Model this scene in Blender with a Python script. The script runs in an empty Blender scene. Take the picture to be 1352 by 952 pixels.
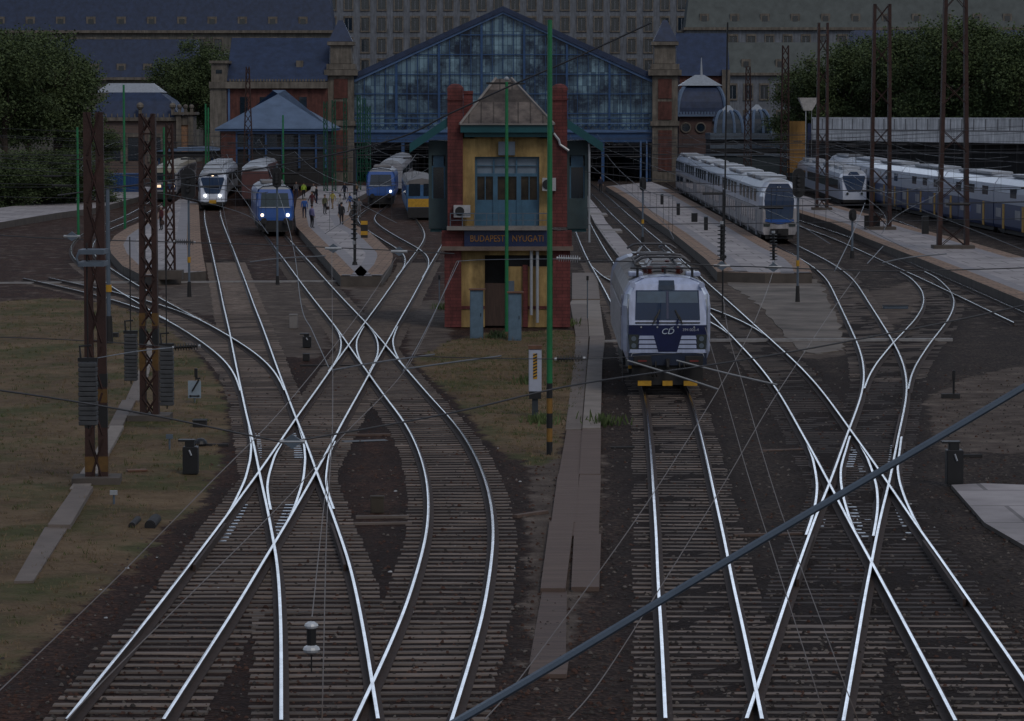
import bpy, bmesh, math, random
from mathutils import Vector, Matrix
random.seed(7)
rnd = random.uniform
RAD = math.radians
scene = bpy.context.scene
COL = scene.collection
# ---------------------------------------------------------------- camera model (used to survey positions)
F = 4200.0; H = 9.4; TH = math.atan(326.0 / F)
_F = Vector((0, math.cos(TH), -math.sin(TH))); _U = Vector((0, math.sin(TH), math.cos(TH)))
def ray(px, py):
    return _F + Vector((1, 0, 0)) * ((px - 676) / F) + _U * ((476 - py) / F)
def G(px, py, z=0.0):
    d = ray(px, py); t = (z - H) / d.z
    return Vector((0, 0, H)) + d * t
def A(px, py, Y):
    d = ray(px, py); return Vector((0, 0, H)) + d * (Y / d.y)
def rowY(py, z=0.0): return G(676, py, z).y
def PX(Y): return Y / F            # metres per pixel at depth Y

# ---------------------------------------------------------------- materials
MATS = {}
def mat(name, col, rough=.7, metal=0., var=.25, vs=3., bump=0., bs=20., col2=None, spec=.5, coat=0., emit=None, es=0., streak=None, rand=0., stain=0., joint=None):
    if name in MATS: return MATS[name]
    m = bpy.data.materials.new(name); m.use_nodes = True
    nt = m.node_tree; N = nt.nodes; L = nt.links
    b = N['Principled BSDF']
    b.inputs['Roughness'].default_value = rough; b.inputs['Metallic'].default_value = metal
    b.inputs['Specular IOR Level'].default_value = spec
    b.inputs['Coat Weight'].default_value = coat
    tc = N.new('ShaderNodeTexCoord'); 
    mp = N.new('ShaderNodeMapping'); L.new(tc.outputs['Object'], mp.inputs[0])
    if streak: mp.inputs['Scale'].default_value = streak
    nz = N.new('ShaderNodeTexNoise'); nz.inputs['Scale'].default_value = vs; nz.inputs['Detail'].default_value = 6; nz.inputs['Roughness'].default_value = .65
    L.new(mp.outputs[0], nz.inputs['Vector'])
    rp = N.new('ShaderNodeValToRGB'); rp.color_ramp.elements[0].position = .3; rp.color_ramp.elements[1].position = .72
    c2 = col2 or tuple(min(1, c * (1 + var)) for c in col)
    c1 = tuple(c * (1 - var) for c in col)
    rp.color_ramp.elements[0].color = (*c1, 1); rp.color_ramp.elements[1].color = (*c2, 1)
    L.new(nz.outputs[0], rp.inputs[0]); out = rp.outputs[0]
    def mul(a, f, lo, hi, p0=.35, p1=.65):
        r = N.new('ShaderNodeMapRange'); L.new(f, r.inputs[0]); r.inputs[1].default_value = p0; r.inputs[2].default_value = p1; r.inputs[3].default_value = lo; r.inputs[4].default_value = hi
        v = N.new('ShaderNodeVectorMath'); v.operation = 'SCALE'; L.new(a, v.inputs[0]); L.new(r.outputs[0], v.inputs['Scale']); return v.outputs[0]
    if rand:                       # each copy of the object has its own wear
        oi = N.new('ShaderNodeObjectInfo'); out = mul(out, oi.outputs['Random'], 1 - rand, 1 + rand * .6, 0., 1.)
        sc_ = N.new('ShaderNodeVectorMath'); sc_.operation = 'SCALE'; sc_.inputs[0].default_value = (37, 19, 5); L.new(oi.outputs['Random'], sc_.inputs['Scale']); L.new(sc_.outputs[0], mp.inputs['Location'])
    if stain:                      # run-off stains down the wall, with a shape of their own
        m3 = N.new('ShaderNodeMapping'); m3.inputs['Scale'].default_value = (2.2, 2.2, .28); L.new(tc.outputs['Object'], m3.inputs[0])
        n3 = N.new('ShaderNodeTexNoise'); n3.inputs['Scale'].default_value = 1.; n3.inputs['Detail'].default_value = 7; n3.inputs['Roughness'].default_value = .7; L.new(m3.outputs[0], n3.inputs['Vector']); out = mul(out, n3.outputs[0], 1 - stain, 1.15)
    if joint:
        bk = N.new('ShaderNodeTexBrick'); bk.inputs['Scale'].default_value = 1; bk.inputs['Brick Width'].default_value = joint[0]; bk.inputs['Row Height'].default_value = joint[1]; bk.inputs['Mortar Size'].default_value = joint[2]
        bk.inputs['Color1'].default_value = (.85, .85, .85, 1); bk.inputs['Color2'].default_value = (1.1, 1.1, 1.1, 1); bk.inputs['Mortar'].default_value = (.5, .5, .5, 1); m4 = N.new('ShaderNodeMapping'); L.new(tc.outputs['Object'], m4.inputs[0])
        if len(joint) > 3: m4.inputs['Rotation'].default_value = joint[3]
        L.new(m4.outputs[0], bk.inputs[0])
        v = N.new('ShaderNodeVectorMath'); v.operation = 'MULTIPLY'; L.new(out, v.inputs[0]); L.new(bk.outputs[0], v.inputs[1]); out = v.outputs[0]
    L.new(out, b.inputs['Base Color'])
    if bump:
        n2 = N.new('ShaderNodeTexNoise'); n2.inputs['Scale'].default_value = bs; n2.inputs['Detail'].default_value = 4
        L.new(tc.outputs['Object'], n2.inputs['Vector'])
        bp = N.new('ShaderNodeBump'); bp.inputs['Strength'].default_value = bump; bp.inputs['Distance'].default_value = .05
        L.new(n2.outputs[0], bp.inputs['Height']); L.new(bp.outputs[0], b.inputs['Normal'])
    if emit:
        b.inputs['Emission Color'].default_value = (*emit, 1); b.inputs['Emission Strength'].default_value = es
    MATS[name] = m; return m

M_ARM = None
# ---------------------------------------------------------------- mesh builder
class MB:
    def __init__(s): s.v = []; s.f = []; s.m = []
    def add(s, vs, fs, mi=0):
        o = len(s.v); s.v += [Vector(p) for p in vs]
        for f in fs: s.f.append([o + i for i in f]); s.m.append(mi)
        return s
    def box(s, c, d, mi=0, M=None):
        x, y, z = d[0] / 2, d[1] / 2, d[2] / 2
        vs = [Vector((sx * x, sy * y, sz * z)) for sz in (-1, 1) for sy in (-1, 1) for sx in (-1, 1)]
        if M is not None: vs = [M @ p for p in vs]
        c = Vector(c)
        return s.add([p + c for p in vs], [(0, 2, 3, 1), (4, 5, 7, 6), (0, 1, 5, 4), (2, 6, 7, 3), (0, 4, 6, 2), (1, 3, 7, 5)], mi)
    def bx(s, a, b, mi=0):
        a = Vector(a); b = Vector(b)
        return s.box((a + b) / 2, [abs(b[i] - a[i]) for i in range(3)], mi)
    def bevbox(s, c, d, r=.03, mi=0):
        x, y, z = d[0] / 2, d[1] / 2, d[2] / 2
        lp = []
        for zz, k in ((-z, r), (-z + r, 0), (z - r, 0), (z, r)):
            X, Y = x - k, y - k
            lp.append([Vector(c) + Vector(p) for p in ((-X, -Y + r, zz), (-X + r, -Y, zz), (X - r, -Y, zz), (X, -Y + r, zz), (X, Y - r, zz), (X - r, Y, zz), (-X + r, Y, zz), (-X, Y - r, zz))])
        return s.loft(lp, mi)
    def loft(s, loops, mi=0, caps=True, mis=None, capmi=None):
        n = len(loops[0]); o = len(s.v)
        for l in loops: s.v += [Vector(p) for p in l]
        for i in range(len(loops) - 1):
            for j in range(n):
                a = o + i * n + j; b = o + i * n + (j + 1) % n
                s.f.append([a, b, b + n, a + n]); s.m.append(mis[j] if mis else mi)
        if caps:
            cm = mi if capmi is None else capmi
            s.f.append([o + j for j in range(n)][::-1]); s.m.append(cm)
            e = o + (len(loops) - 1) * n
            s.f.append([e + j for j in range(n)]); s.m.append(cm)
        return s
    def cyl(s, p0, p1, r0, r1=None, n=10, mi=0):
        r1 = r0 if r1 is None else r1
        return s.tube([p0, p1], [r0, r1], n, mi)
    def tube(s, pts, r, n=6, mi=0):
        pts = [Vector(p) for p in pts]
        if not isinstance(r, (list, tuple)): r = [r] * len(pts)
        t0 = (pts[1] - pts[0]).normalized()
        up = Vector((0, 0, 1)) if abs(t0.z) < .9 else Vector((1, 0, 0))
        a = t0.cross(up).normalized(); loops = []
        for i, p in enumerate(pts):
            t = (pts[min(i + 1, len(pts) - 1)] - pts[max(i - 1, 0)]).normalized()
            a = (a - t * a.dot(t)).normalized(); b = t.cross(a)
            loops.append([p + (a * math.cos(2 * math.pi * k / n) + b * math.sin(2 * math.pi * k / n)) * r[i] for k in range(n)])
        return s.loft(loops, mi)
    def ext(s, poly, z0, z1, mi=0, mit=None):
        a = [Vector((p[0], p[1], z0)) for p in poly]; b = [Vector((p[0], p[1], z1)) for p in poly]
        area = sum(poly[i][0] * poly[(i + 1) % len(poly)][1] - poly[(i + 1) % len(poly)][0] * poly[i][1] for i in range(len(poly)))
        if area < 0: a.reverse(); b.reverse()
        n = len(a); o = len(s.v); s.v += a + b
        for j in range(n):
            k = (j + 1) % n; s.f.append([o + j, o + k, o + n + k, o + n + j]); s.m.append(mi)
        s.f.append([o + j for j in range(n)][::-1]); s.m.append(mi)
        s.f.append([o + n + j for j in range(n)]); s.m.append(mi if mit is None else mit)
        return s
    def sphere(s, c, r, n=10, mi=0, sc=(1, 1, 1)):
        c = Vector(c); loops = []
        m = max(4, n // 2)
        for i in range(m + 1):
            th = math.pi * i / m; rr = max(math.sin(th), .02) * r
            loops.append([c + Vector((rr * math.cos(2 * math.pi * k / n) * sc[0], rr * math.sin(2 * math.pi * k / n) * sc[1], -math.cos(th) * r * sc[2])) for k in range(n)])
        return s.loft(loops, mi)
    def mesh(s, name, mats, smooth=False):
        me = bpy.data.meshes.new(name)
        me.from_pydata([tuple(p) for p in s.v], [], s.f)
        for m in (mats if isinstance(mats, (list, tuple)) else [mats]): me.materials.append(m)
        me.polygons.foreach_set('material_index', s.m)
        if smooth: me.polygons.foreach_set('use_smooth', [True] * len(s.f))
        me.update(); return me

def tag(o, label=None, cat=None, group=None, kind=None):
    if label: o['label'] = label
    if cat: o['category'] = cat
    if group: o['group'] = group
    if kind: o['kind'] = kind
    return o
def obj(name, me, parent=None, loc=None):
    if isinstance(me, tuple): me = me[0].mesh(name, *me[1:])
    o = bpy.data.objects.new(name, me); COL.objects.link(o)
    if parent is not None:
        o.parent = parent
    if loc is not None: o.location = loc
    return o
def wpart(name, me, parent):
    """a part whose mesh was built in world coordinates, under a parent that only has a location"""
    o = obj(name, me, parent)
    r = parent; off = Vector((0, 0, 0))
    while r is not None:
        off += r.location; r = r.parent
    o.location = -off
    return o
def thing(name, label, cat, loc=(0, 0, 0), rz=0., group=None):
    o = bpy.data.objects.new(name, None); COL.objects.link(o)
    o.location = loc; o.rotation_euler = (0, 0, rz); o.empty_display_size = .3
    return tag(o, label, cat, group)
def dup(root, loc, rz=None, label=None, group=None):
    r = root.copy(); COL.objects.link(r); r.location = loc
    if rz is not None: r.rotation_euler = (0, 0, rz)
    if label: r['label'] = label
    if group: r['group'] = group
    for ch in list(root.children):
        c = ch.copy(); COL.objects.link(c); c.parent = r
        for g in list(ch.children):
            d = g.copy(); COL.objects.link(d); d.parent = c
    return r
def textmesh(s, size, ex, m, shear=0.):
    cu = bpy.data.curves.new('lettering', 'FONT'); cu.body = s; cu.size = size; cu.extrude = ex; cu.align_x = 'CENTER'; cu.align_y = 'CENTER'; cu.shear = shear
    o = bpy.data.objects.new('lettering', cu); COL.objects.link(o)
    dg = bpy.context.evaluated_depsgraph_get()
    me = bpy.data.meshes.new_from_object(o.evaluated_get(dg)); bpy.data.objects.remove(o)
    me.materials.clear(); me.materials.append(m); me.name = 'lettering'
    return me
def itp(lst, y):
    if y <= lst[0][0]: a, b = lst[0], lst[1]
    elif y >= lst[-1][0]: a, b = lst[-2], lst[-1]
    else:
        for i in range(len(lst) - 1):
            if lst[i][0] <= y <= lst[i + 1][0]: a, b = lst[i], lst[i + 1]; break
    t = (y - a[0]) / (b[0] - a[0]); return a[1] + (b[1] - a[1]) * t

# ---------------------------------------------------------------- common materials
M_RAILTOP = mat('rail_steel', (.5, .52, .54), .17, 1., .5, 1.3, col2=(.66, .68, .7))  # patchy base colour imitates broken highlights along the railheads
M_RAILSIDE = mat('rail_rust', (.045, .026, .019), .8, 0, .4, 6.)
M_SLP = mat('sleeper_concrete', (.165, .13, .11), .85, 0, .4, 3., .3, 30., rand=.5)
M_TIM = mat('sleeper_timber', (.06, .044, .038), .8, 0, .4, 4., .3, 30., rand=.45)
M_PLATE = mat('slide_plate_steel', (.3, .32, .35), .32, 1., .2, 5.)
M_CONC = mat('pale_concrete', (.24, .22, .21), .85, 0, .25, 1.2, .2, 15.)
M_DARK = mat('black_paint', (.012, .012, .014), .5, 0, .2, 3.)
M_UNDER = mat('dark_underframe', (.02, .019, .02), .75, 0, .3, 3.)
M_YEL = mat('yellow_paint', (.5, .27, .02), .6, 0, .25, 4.)
M_MAST = mat('mast_rust_brown', (.04, .017, .014), .75, 0, .45, 1.5, .2, 20.)
M_GREEND = mat('dull_green_lattice_paint', (.01, .075, .042), .5, 0, .3, 2.)
M_GREEN = mat('green_pole_paint', (.012, .17, .06), .45, 0, .2, 2.)
M_GREY = mat('blue_grey_paint', (.1, .13, .17), .5, 0, .2, 2.)
M_LGREY = mat('light_grey_metal', (.4, .42, .45), .4, .3, .15, 3.)
M_WIRE = mat('wire_bronze', (.13, .095, .078), .5, .4, .1, 1.)
M_WIRED = mat('wire_dark', (.045, .047, .055), .6, .2, .1, 1.)
M_CABLE = mat('cable_sheath', (.06, .085, .12), .5, 0, .12, 6., .1, 60.)
M_GLASS = mat('dark_glass', (.012, .022, .035), .08, 0, .2, .6, spec=.8)
M_BLUEGLASS = mat('blue_tinted_glass', (.006, .022, .06), .05, 0, .2, .6, spec=.6)
M_WHITE = mat('white_coach_paint', (.5, .54, .64), .35, 0, .08, .8, coat=.3)
M_HEAD = mat('lit_headlight', (1, 1, 1), .3, emit=(1., .97, .9), es=5.)
M_HEADW = mat('lit_headlight_warm', (1, .9, .8), .3, emit=(1., .72, .45), es=3.5)
M_LAMP = mat('headlight_lens', (.05, .06, .06), .1, 0, .2, 9.)
M_BLACKRUB = mat('black_rubber', (.01, .01, .01), .6)
# ---------------------------------------------------------------- tracks, surveyed rail by rail (row, column)
TR = []
def T(name, label, L, Rr=None, C=None, ymax=1000., slp='c', group=None, ymin=None, sig=.035):
    TR.append(dict(name=name, label=label, L=L, R=Rr, C=C, ymax=ymax, slp=slp, group=group, ymin=ymin, sig=sig))
def srt(l): return sorted(l)
TDl = [(313,562.7),(326,554.6),(347,539),(375,518.3),(400,500.6),(428,479.9),(456,460.7),(472,448.8),(488,437),(521,413.3),(530,407),(551,391),(580,371.7),(601,358.3),(623,342),(651,322.8),(668,311.5),(690,293),(721,268.8),(799,208.7),(875,147.4),(952,86)]
TDr = [(313,589),(332,577.5),(348,567.2),(372,555.3),(400,540.5),(425,525.7),(441,516.9),(455,508.7),(475,496),(496,485.8),(530,467.3),(552,454.7),(576,442.9),(592,432.3),(628,414.6),(650,399),(681,382),(701,371.7),(723,358.3),(750,342),(800,313.2),(875,264),(952,214)]
TDc = [(278,551),(290,562),(300,570)] + [(y, (itp(TDl, y) + itp(TDr, y)) / 2) for y in range(313, 953, 6)]
T('railway_track', 'straight track running diagonally through both left crossings past the signal box', None, None, TDc, slp='c')
TAl = [(283,270),(291,271),(319,277),(340,282),(357,286),(374,290.3),(398,294.5),(424,300.7),(442,304),(469,309.5),(489,313.2),(502,316.5),(532,322),(550,326.5),(577,333.5),(592,337.5),(620,341.3),(642,345.8),(670,351),(706,358.3),(716,361.3),(741,365.7),(772,368.7),(800,370.2),(876,372),(952,373)]
TAr = [(283,291),(292,292.5),(314,302),(335,310.3),(356,317.7),(372,323.6),(388,329.5),(410,337.6),(424,343.6),(444,351.7),(461,356.9),(484,365.7),(502,371.7),(524,380.5),(543,387.2),(567,396.8),(580,402),(598,408.6),(616,416),(644,426.4),(660,435),(695,446.3),(745,462.4),(789,471.7),(836,481),(875,486.7),(952,498)]
TAc = [(224,400),(236,340),(250,302),(262,284),(273,279.5)] + [(y, (itp(TAl, y) + itp(TAr, y)) / 2) for y in range(283, 953, 6)]
T('railway_track', 'track leading from the white train with lit headlights into the lower left crossing', None, None, TAc)
T3l = [(334,368.7),(345,377.6),(375,400),(400,419.2),(427,440),(440,451.8),(456,461.4),(472,474),(489,484.3),(496,488.8),(523,507.5),(540,521),(558,534.6),(579,546.5),(601,555.3),(626,562.7),(648,565.7),(670,565.9),(695,564),(736,555),(799,536.4),(843,517.9),(875,502.9),(952,466)]
T3r = [(334,398),(359,420.7),(378,437),(400,457.7),(424,482),(455,508),(474,522.8),(488,537.6),(511,558.3),(521,566.4),(544,589.6),(556,600),(576,615),(606,631.2),(636,642.7),(669,650),(702,653.8),(736,650.8),(801,640.4),(836,631),(875,620.8),(952,597)]
T3c = [(228,442),(236,400),(248,352),(256,340),(266,336),(285,345),(309,363)] + [(y, (itp(T3l, y) + itp(T3r, y)) / 2) for y in range(334, 953, 6)]
T('railway_track', 'track from the blue locomotive with lit headlights curving like an S to the bottom centre', None, None, T3c)
F1l = [(365,0),(372,40),(379,76),(385,110),(393,142.6),(404,179.6),(414,206.2),(423,224),(434,240),(442,254.8),(452,268),(458,277),(468,290.3),(481,303.6),(492,311),(501,314.7),(515,319)]
F1r = [(350,0),(357,40),(364,76),(372,106),(381,141),(393,185.5),(400,206),(406,224),(413,246),(422,266.6),(435,288.8),(445,306.6),(460,330.2),(475,349.5),(484,358.3),(492,364.3),(501,367.2),(515,374)]
T('railway_track', 'branch track leaving to the left edge past the two brown masts', F1l, F1r, ymax=516)
F2r = [(228,318),(240,268),(252,240),(262,222),(275,205),(288,181),(294,165),(302,143),(312,128),(325,120),(338,124),(350,139.6),(379,185.5),(390,206),(400,224),(413,246),(422,266.6)]
T('railway_track', 'track curving round the end of the left platform to the grey train', None, None, [(y, x - .08 * (y - 150)) for y, x in F2r], ymax=422)
B2c = [(240,529),(256,515),(266,506),(274,498),(280,489),(287,482),(295,486),(305,500),(313,513),(326,536),(333,546),(340,551),(352,550),(366,540)]
T('railway_track', 'S curved track leading to the blue locomotive beside the iron pillars', None, None, B2c, ymax=366, sig=.02)
T4l = [(307,762.2),(322,768),(340,775.5),(356,784.4),(370,791.8),(383,799.4),(411,813.3),(516,849.8),(546,854.5),(590,859.5),(655,863.7),(752,867.5),(808,870.6),(875,874.5),(952,878)]
T4r = [(295,777),(317,790.3),(336.5,802),(353,814),(380,833.7),(411,854),(516,911.5),(560,922),(609,933.5),(666,946),(706,956.6),(769,968),(817,980),(875,992),(952,1008)]
T4c = [(222,738),(250,752),(280,762)] + [(y, (itp(T4l, y) + itp(T4r, y)) / 2) for y in range(307, 953, 8)]
T('railway_track', 'straight track under the white and navy locomotive', None, None, T4c)
L2l = [(260,785.9),(286,811),(304,831.7),(314,842),(329,856.9),(410,936),(425,948.8),(442,965),(458,981.4),(481,1003),(500,1016.9),(518.5,1029.6),(549.5,1047.3),(575,1063),(591,1073.5),(619,1087),(637,1096.2),(652,1102.8),(674,1114.7),(706,1131),(732,1146.5),(774,1168.8),(806,1186.5),(840,1204),(875,1222.7),(952,1262)]
L2r = [(255,799),(277,822.8),(295,843.6),(314,865.7),(330.6,886.4),(367,926.6),(393,956.2),(419,985.8),(437,1006.5),(466,1037.6),(480,1053),(508,1080),(539,1103.6),(566,1121.3),(575,1127.2),(597,1142),(619,1159.2),(635.5,1170.9),(647,1179.8),(674,1197),(690,1209),(706,1219.7),(722,1232.4),(759,1257.5),(784,1275.3),(876,1340),(952,1392)]
L2c = [(222,756),(240,770)] + [(y, (itp(L2l, y) + itp(L2r, y)) / 2) for y in range(260, 953, 6)]
T('railway_track', 'long diagonal track passing right of the navy locomotive to the bottom right corner', None, None, L2c, slp='t')
Kl = [(342,1058.5),(357,1082),(370,1094.8),(395,1106.6),(420,1118.5),(442,1128.8),(457,1134.7),(479,1140.7),(495,1141.4),(512.5,1139.9),(529,1135.5),(548,1128.8),(564,1122.2),(575,1118.5),(598,1109.6),(619,1102.5),(637,1095.4),(661,1085),(684,1074.5),(706,1067.3),(739,1056.5),(787,1039),(875,1008.9),(952,981)]
Kr = [(327,1055.5),(336,1080),(350,1105),(368,1127.3),(395,1143.6),(420,1159.9),(439,1171.7),(463,1186.5),(480,1193.2),(496,1197),(508,1198.5),(521,1197),(544,1192.4),(569,1186.5),(584,1183.6),(604,1180),(622,1176.8),(650,1170.9),(671,1165),(701,1159.5),(733,1152),(784,1142),(840,1134),(875,1128),(952,1116)]
Kc = [(240,885),(248,899),(283,964),(318,1027),(330,1052)] + [(y, (itp(Kl, y) + itp(Kr, y)) / 2) for y in range(342, 953, 6)]
T('railway_track', 'track from the white double deck train bending to the bottom right of centre', None, None, Kc, slp='t')
Hl = [(355,1178),(358,1187),(365,1201.3),(374,1210.2),(384,1217.6),(395,1220.5),(407,1217.6),(423,1207.2),(440.6,1191),(454,1177.6),(479,1156.9),(492,1149.5),(502,1145.8),(512,1142)]
Hr = [(355,1216),(358,1223),(365,1235.3),(374,1247),(384,1256),(396,1259.7),(407,1258.3),(421,1251.6),(430,1244.2),(451,1228),(476,1211.7),(483,1208.4),(496,1202),(508,1199),(512,1198.6)]
T('railway_track', 'hook shaped track curving back towards the far right platform', Hl, Hr, ymax=512, slp='t', sig=.012)
Mr = [(236,905),(262,975),(290,1056),(309,1119),(337,1188),(355,1230),(376,1276),(400,1330),(425,1384)]
Ml = [(236,891),(262,957),(290,1029),(300,1056),(317,1103),(348,1167),(365,1208.7),(384,1250),(397,1276),(425,1338)]
T('railway_track', 'track along the near edge of the far right platform', Ml, Mr, ymax=430, slp='t')
T('railway_track', 'track of the white train with the slanted dark nose behind the far right platform', None, None, [(232,1018),(238,1035),(254,1080),(272,1125),(300,1197),(330,1276),(352,1335)], ymax=350, slp='t')
T('railway_track', 'outermost right track carrying the blue and white double deck train', None, None, [(240,1065),(256,1112),(272,1166),(300,1298),(325,1420)], ymax=325, slp='t')
NS = len(TR)
gS = None
S = lambda lab, L, Rr, y0, y1: T('railway_track', lab, L, Rr, ymax=y1, ymin=y0, slp='', sig=.008)
S('short slip rails bowing left inside the upper left diamond crossing', [(424,437),(431,442.9),(440,448.8),(452,451),(465,449.6),(475,445.9),(484,440),(491,435)], [(424,482),(430,487),(440,494.7),(452,499),(464,498.4),(475,493.2),(484,488),(491,484)], 426, 489)
S('short slip rails bowing right inside the upper left diamond crossing', [(426,484),(432,481),(439,477),(450,471),(462,471),(471,474),(480,479),(490,486)], [(426,526),(432,521.3),(446,517.6),(458,519.8),(472,525.7),(486,534.6),(490,538)], 428, 488)
S('curved slip rails on the outer left of the lower left crossing', [(550,326),(573,330),(588,330.7),(604,330.2),(631,324.3),(651,314),(670,305),(700,285),(716,272)], [(550,391),(567,397),(583,402.7),(604,403.5),(625,401),(644,396.8),(666,389.4),(700,372),(716,362)], 556, 712)
S('dull grey curved slip rails inside the lower left crossing', [(570,380),(586,373),(602,362.8),(626,354.6),(640,354),(657,356),(670,359.8)], [(570,445),(592,434),(613,431.8),(640,429.6),(660,435.5),(670,438.5)], 576, 672)
S('curved slip rails on the right of the lower right crossing', [(570,1128),(588,1122.8),(600,1116.2),(615,1111),(630,1110.2),(646,1111.7),(659,1114.7),(683,1122),(700,1129)], [(569,1186.5),(584,1184),(603,1185),(615,1184.2),(632.5,1187.2),(658,1196),(684,1207.9),(700,1217)], 572, 702)
S('curved slip rails on the left of the lower right crossing', [(570,1060),(582,1066),(603,1073.5),(622,1077.7),(640,1078.9),(664,1077),(684,1073.3),(706,1067.3)], [(570,1125),(585,1135),(600,1144.3),(621,1151.7),(638.5,1157.6),(655,1159),(671,1157.6),(698,1151),(712,1147)], 578, 704)
T('railway_track', 'turnout track crossing behind the navy locomotive to the diagonal track', None, None, [(350,797),(357,805),(365,815),(372,831),(390,876),(410,930),(421,955),(431,974),(440,986)], ymax=440, slp='', sig=.012)

def survey(t):
    if t['C']: c = srt(t['C']); y0, y1 = c[0][0], min(t['ymax'], c[-1][0])
    else:
        y0 = max(t['L'][0][0], t['R'][0][0]); y1 = min(t['ymax'], t['L'][-1][0], t['R'][-1][0])
        if t['ymin']: y0 = max(y0, t['ymin'])
        c = None
    D0 = rowY(y1); D1 = rowY(y0); pts = []; D = D0
    while D < D1 + .01:
        # row of the rail-top plane at this distance
        v = Vector((0, D, -H)); py = 476 - F * (v.dot(_U) / v.dot(_F))
        x = itp(c, py) if c else (itp(t['L'], py) + itp(t['R'], py)) / 2
        pts.append(G(x, py)); D += max(.8, D * .012)
    out = []
    for i, p in enumerate(pts):
        sg = t['sig'] * p.y * (1 if p.y < 300 else 1.3); w = 0; xs = 0
        # local linear regression keeps straight ends straight
        sw = sx = sy = sxx = sxy = 0
        for q in pts:
            d = q.y - p.y
            if abs(d) > 3 * sg: continue
            g = math.exp(-d * d / (2 * sg * sg)); sw += g; sx += g * d; sy += g * q.x; sxx += g * d * d; sxy += g * d * q.x
        det = sw * sxx - sx * sx
        xs = (sxx * sy - sx * sxy) / det if det > 1e-9 else p.x
        out.append(Vector((xs, p.y, 0)))
    return out
def offset(pts, d):
    o = []
    for i, p in enumerate(pts):
        t = (pts[min(i + 1, len(pts) - 1)] - pts[max(i - 1, 0)]); t.z = 0; t.normalize()
        o.append(p + Vector((t.y, -t.x, 0)) * d)
    return o
for i, t in enumerate(TR): t['P'] = survey(t); t['z'] = -.0025 * i
def xat(t, y):
    P = t['P']
    if y < P[0].y or y > P[-1].y: return None
    lo, hi = 0, len(P) - 1
    while hi - lo > 1:
        m = (lo + hi) // 2
        if P[m].y <= y: lo = m
        else: hi = m
    a, b = P[lo], P[hi]; k = (y - a.y) / (b.y - a.y)
    return a.x + (b.x - a.x) * k, (b - a).normalized()
PROF = [(-.13, -.172), (-.13, -.15), (-.012, -.135), (-.012, -.045), (-.036, -.035), (-.036, -.006), (-.028, 0), (0, .003), (.028, 0), (.036, -.006), (.036, -.035), (.012, -.045), (.012, -.135), (.13, -.15), (.13, -.172)]
def rail_mesh(pts, z):
    mb = MB(); loops = []
    for i, p in enumerate(pts):
        t = (pts[min(i + 1, len(pts) - 1)] - pts[max(i - 1, 0)]).normalized(); n = Vector((t.y, -t.x, 0))
        loops.append([p + n * a + Vector((0, 0, b + z)) for a, b in PROF])
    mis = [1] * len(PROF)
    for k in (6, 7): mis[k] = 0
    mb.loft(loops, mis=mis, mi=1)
    mb.v = mb.v
    return mb
sl_c = MB(); 
sl_c.loft([[(-.5, -.13, 0), (.5, -.13, 0), (.5, .13, 0), (-.5, .13, 0)], [(-.5, -.125, .15), (.5, -.125, .15), (.5, .125, .15), (-.5, .125, .15)], [(-.495, -.095, .19), (.495, -.095, .19), (.495, .095, .19), (-.495, .095, .19)]])
ME_SC = sl_c.mesh('sleeper', M_SLP); ME_ST = sl_c.mesh('sleeper', M_TIM)
plate = MB(); plate.bevbox((0, 0, .015), (.26, .15, .03), .01)
ME_PL = plate.mesh('slide_plate', M_PLATE)
for i, t in enumerate(TR):
    P = t['P']; root = thing(t['name'], t['label'], 'railway track', (P[0].x, P[0].y, -.36), group=None)
    for s in (-1, 1):
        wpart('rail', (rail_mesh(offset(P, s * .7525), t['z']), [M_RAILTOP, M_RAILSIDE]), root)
    if i < NS:
        y = P[0].y + .3; n = 0; rest = MB(); tim = t['slp'] == 't'
        while y < min(P[-1].y, 205):
            x, tg = xat(t, y)
            skip = False; lo, hi = -1.28, 1.28; turn = False
            for j, u in enumerate(TR):
                if j == i: continue
                r = xat(u, y)
                if not r: continue
                dx = r[0] - x
                if j >= NS:
                    if abs(dx) < 1.2: turn = True
                    continue
                if j < i and abs(dx) < 2.3: skip = True
                if j > i and abs(dx) < 2.3:
                    lo = min(lo, dx - 1.28); hi = max(hi, dx + 1.28)
                    if abs(dx) > .1: turn = True
            if not skip:
                jx = rnd(-.04, .04); L = hi - lo; c = Vector((x, y, 0)) + Vector((tg.y, -tg.x, 0)) * ((lo + hi) / 2 + jx)
                a = math.atan2(-tg.x, tg.y) + rnd(-.018, .018)
                if turn and (hi - lo) > 2.7: a *= .5
                tm = tim and 60 < y < 114
                zt = t['z'] - .172 - .19 - (.002 if n % 2 else 0)
                if n < 100:
                    o = obj('sleeper', ME_ST if tm else ME_SC, root); o.location = Vector((c.x, c.y, zt)) - root.location
                    o.rotation_euler = (0, 0, a); o.scale = (L, 1, 1)
                else:
                    M = Matrix.Translation((c.x, c.y, zt)) @ Matrix.Rotation(a, 4, 'Z') @ Matrix.Diagonal((L, 1, 1, 1))
                    rest.add([M @ v for v in sl_c.v], sl_c.f, 1 if tm else 0)
                n += 1
            y += .62 if not turn else .57
        if rest.f: tag(wpart('sleeper', (rest, [M_SLP, M_TIM]), root), kind='stuff')
    elif i in (NS + 2, NS + 4, NS + 5):
        y = P[0].y + 1.0; k = 0
        while y < P[-1].y - 1 and k < 96:
            x, tg = xat(t, y)
            u_ = (y - P[0].y) / (P[-1].y - P[0].y)
            if .3 < u_ < .68: y += .6; continue
            for s in (-1, 1):
                o = obj('slide_plate', ME_PL, root)
                o.location = Vector((x + s * (.7525 - .17), y, -.17 - .012 * (i - NS))) - root.location; k += 1
            y += .6

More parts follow.
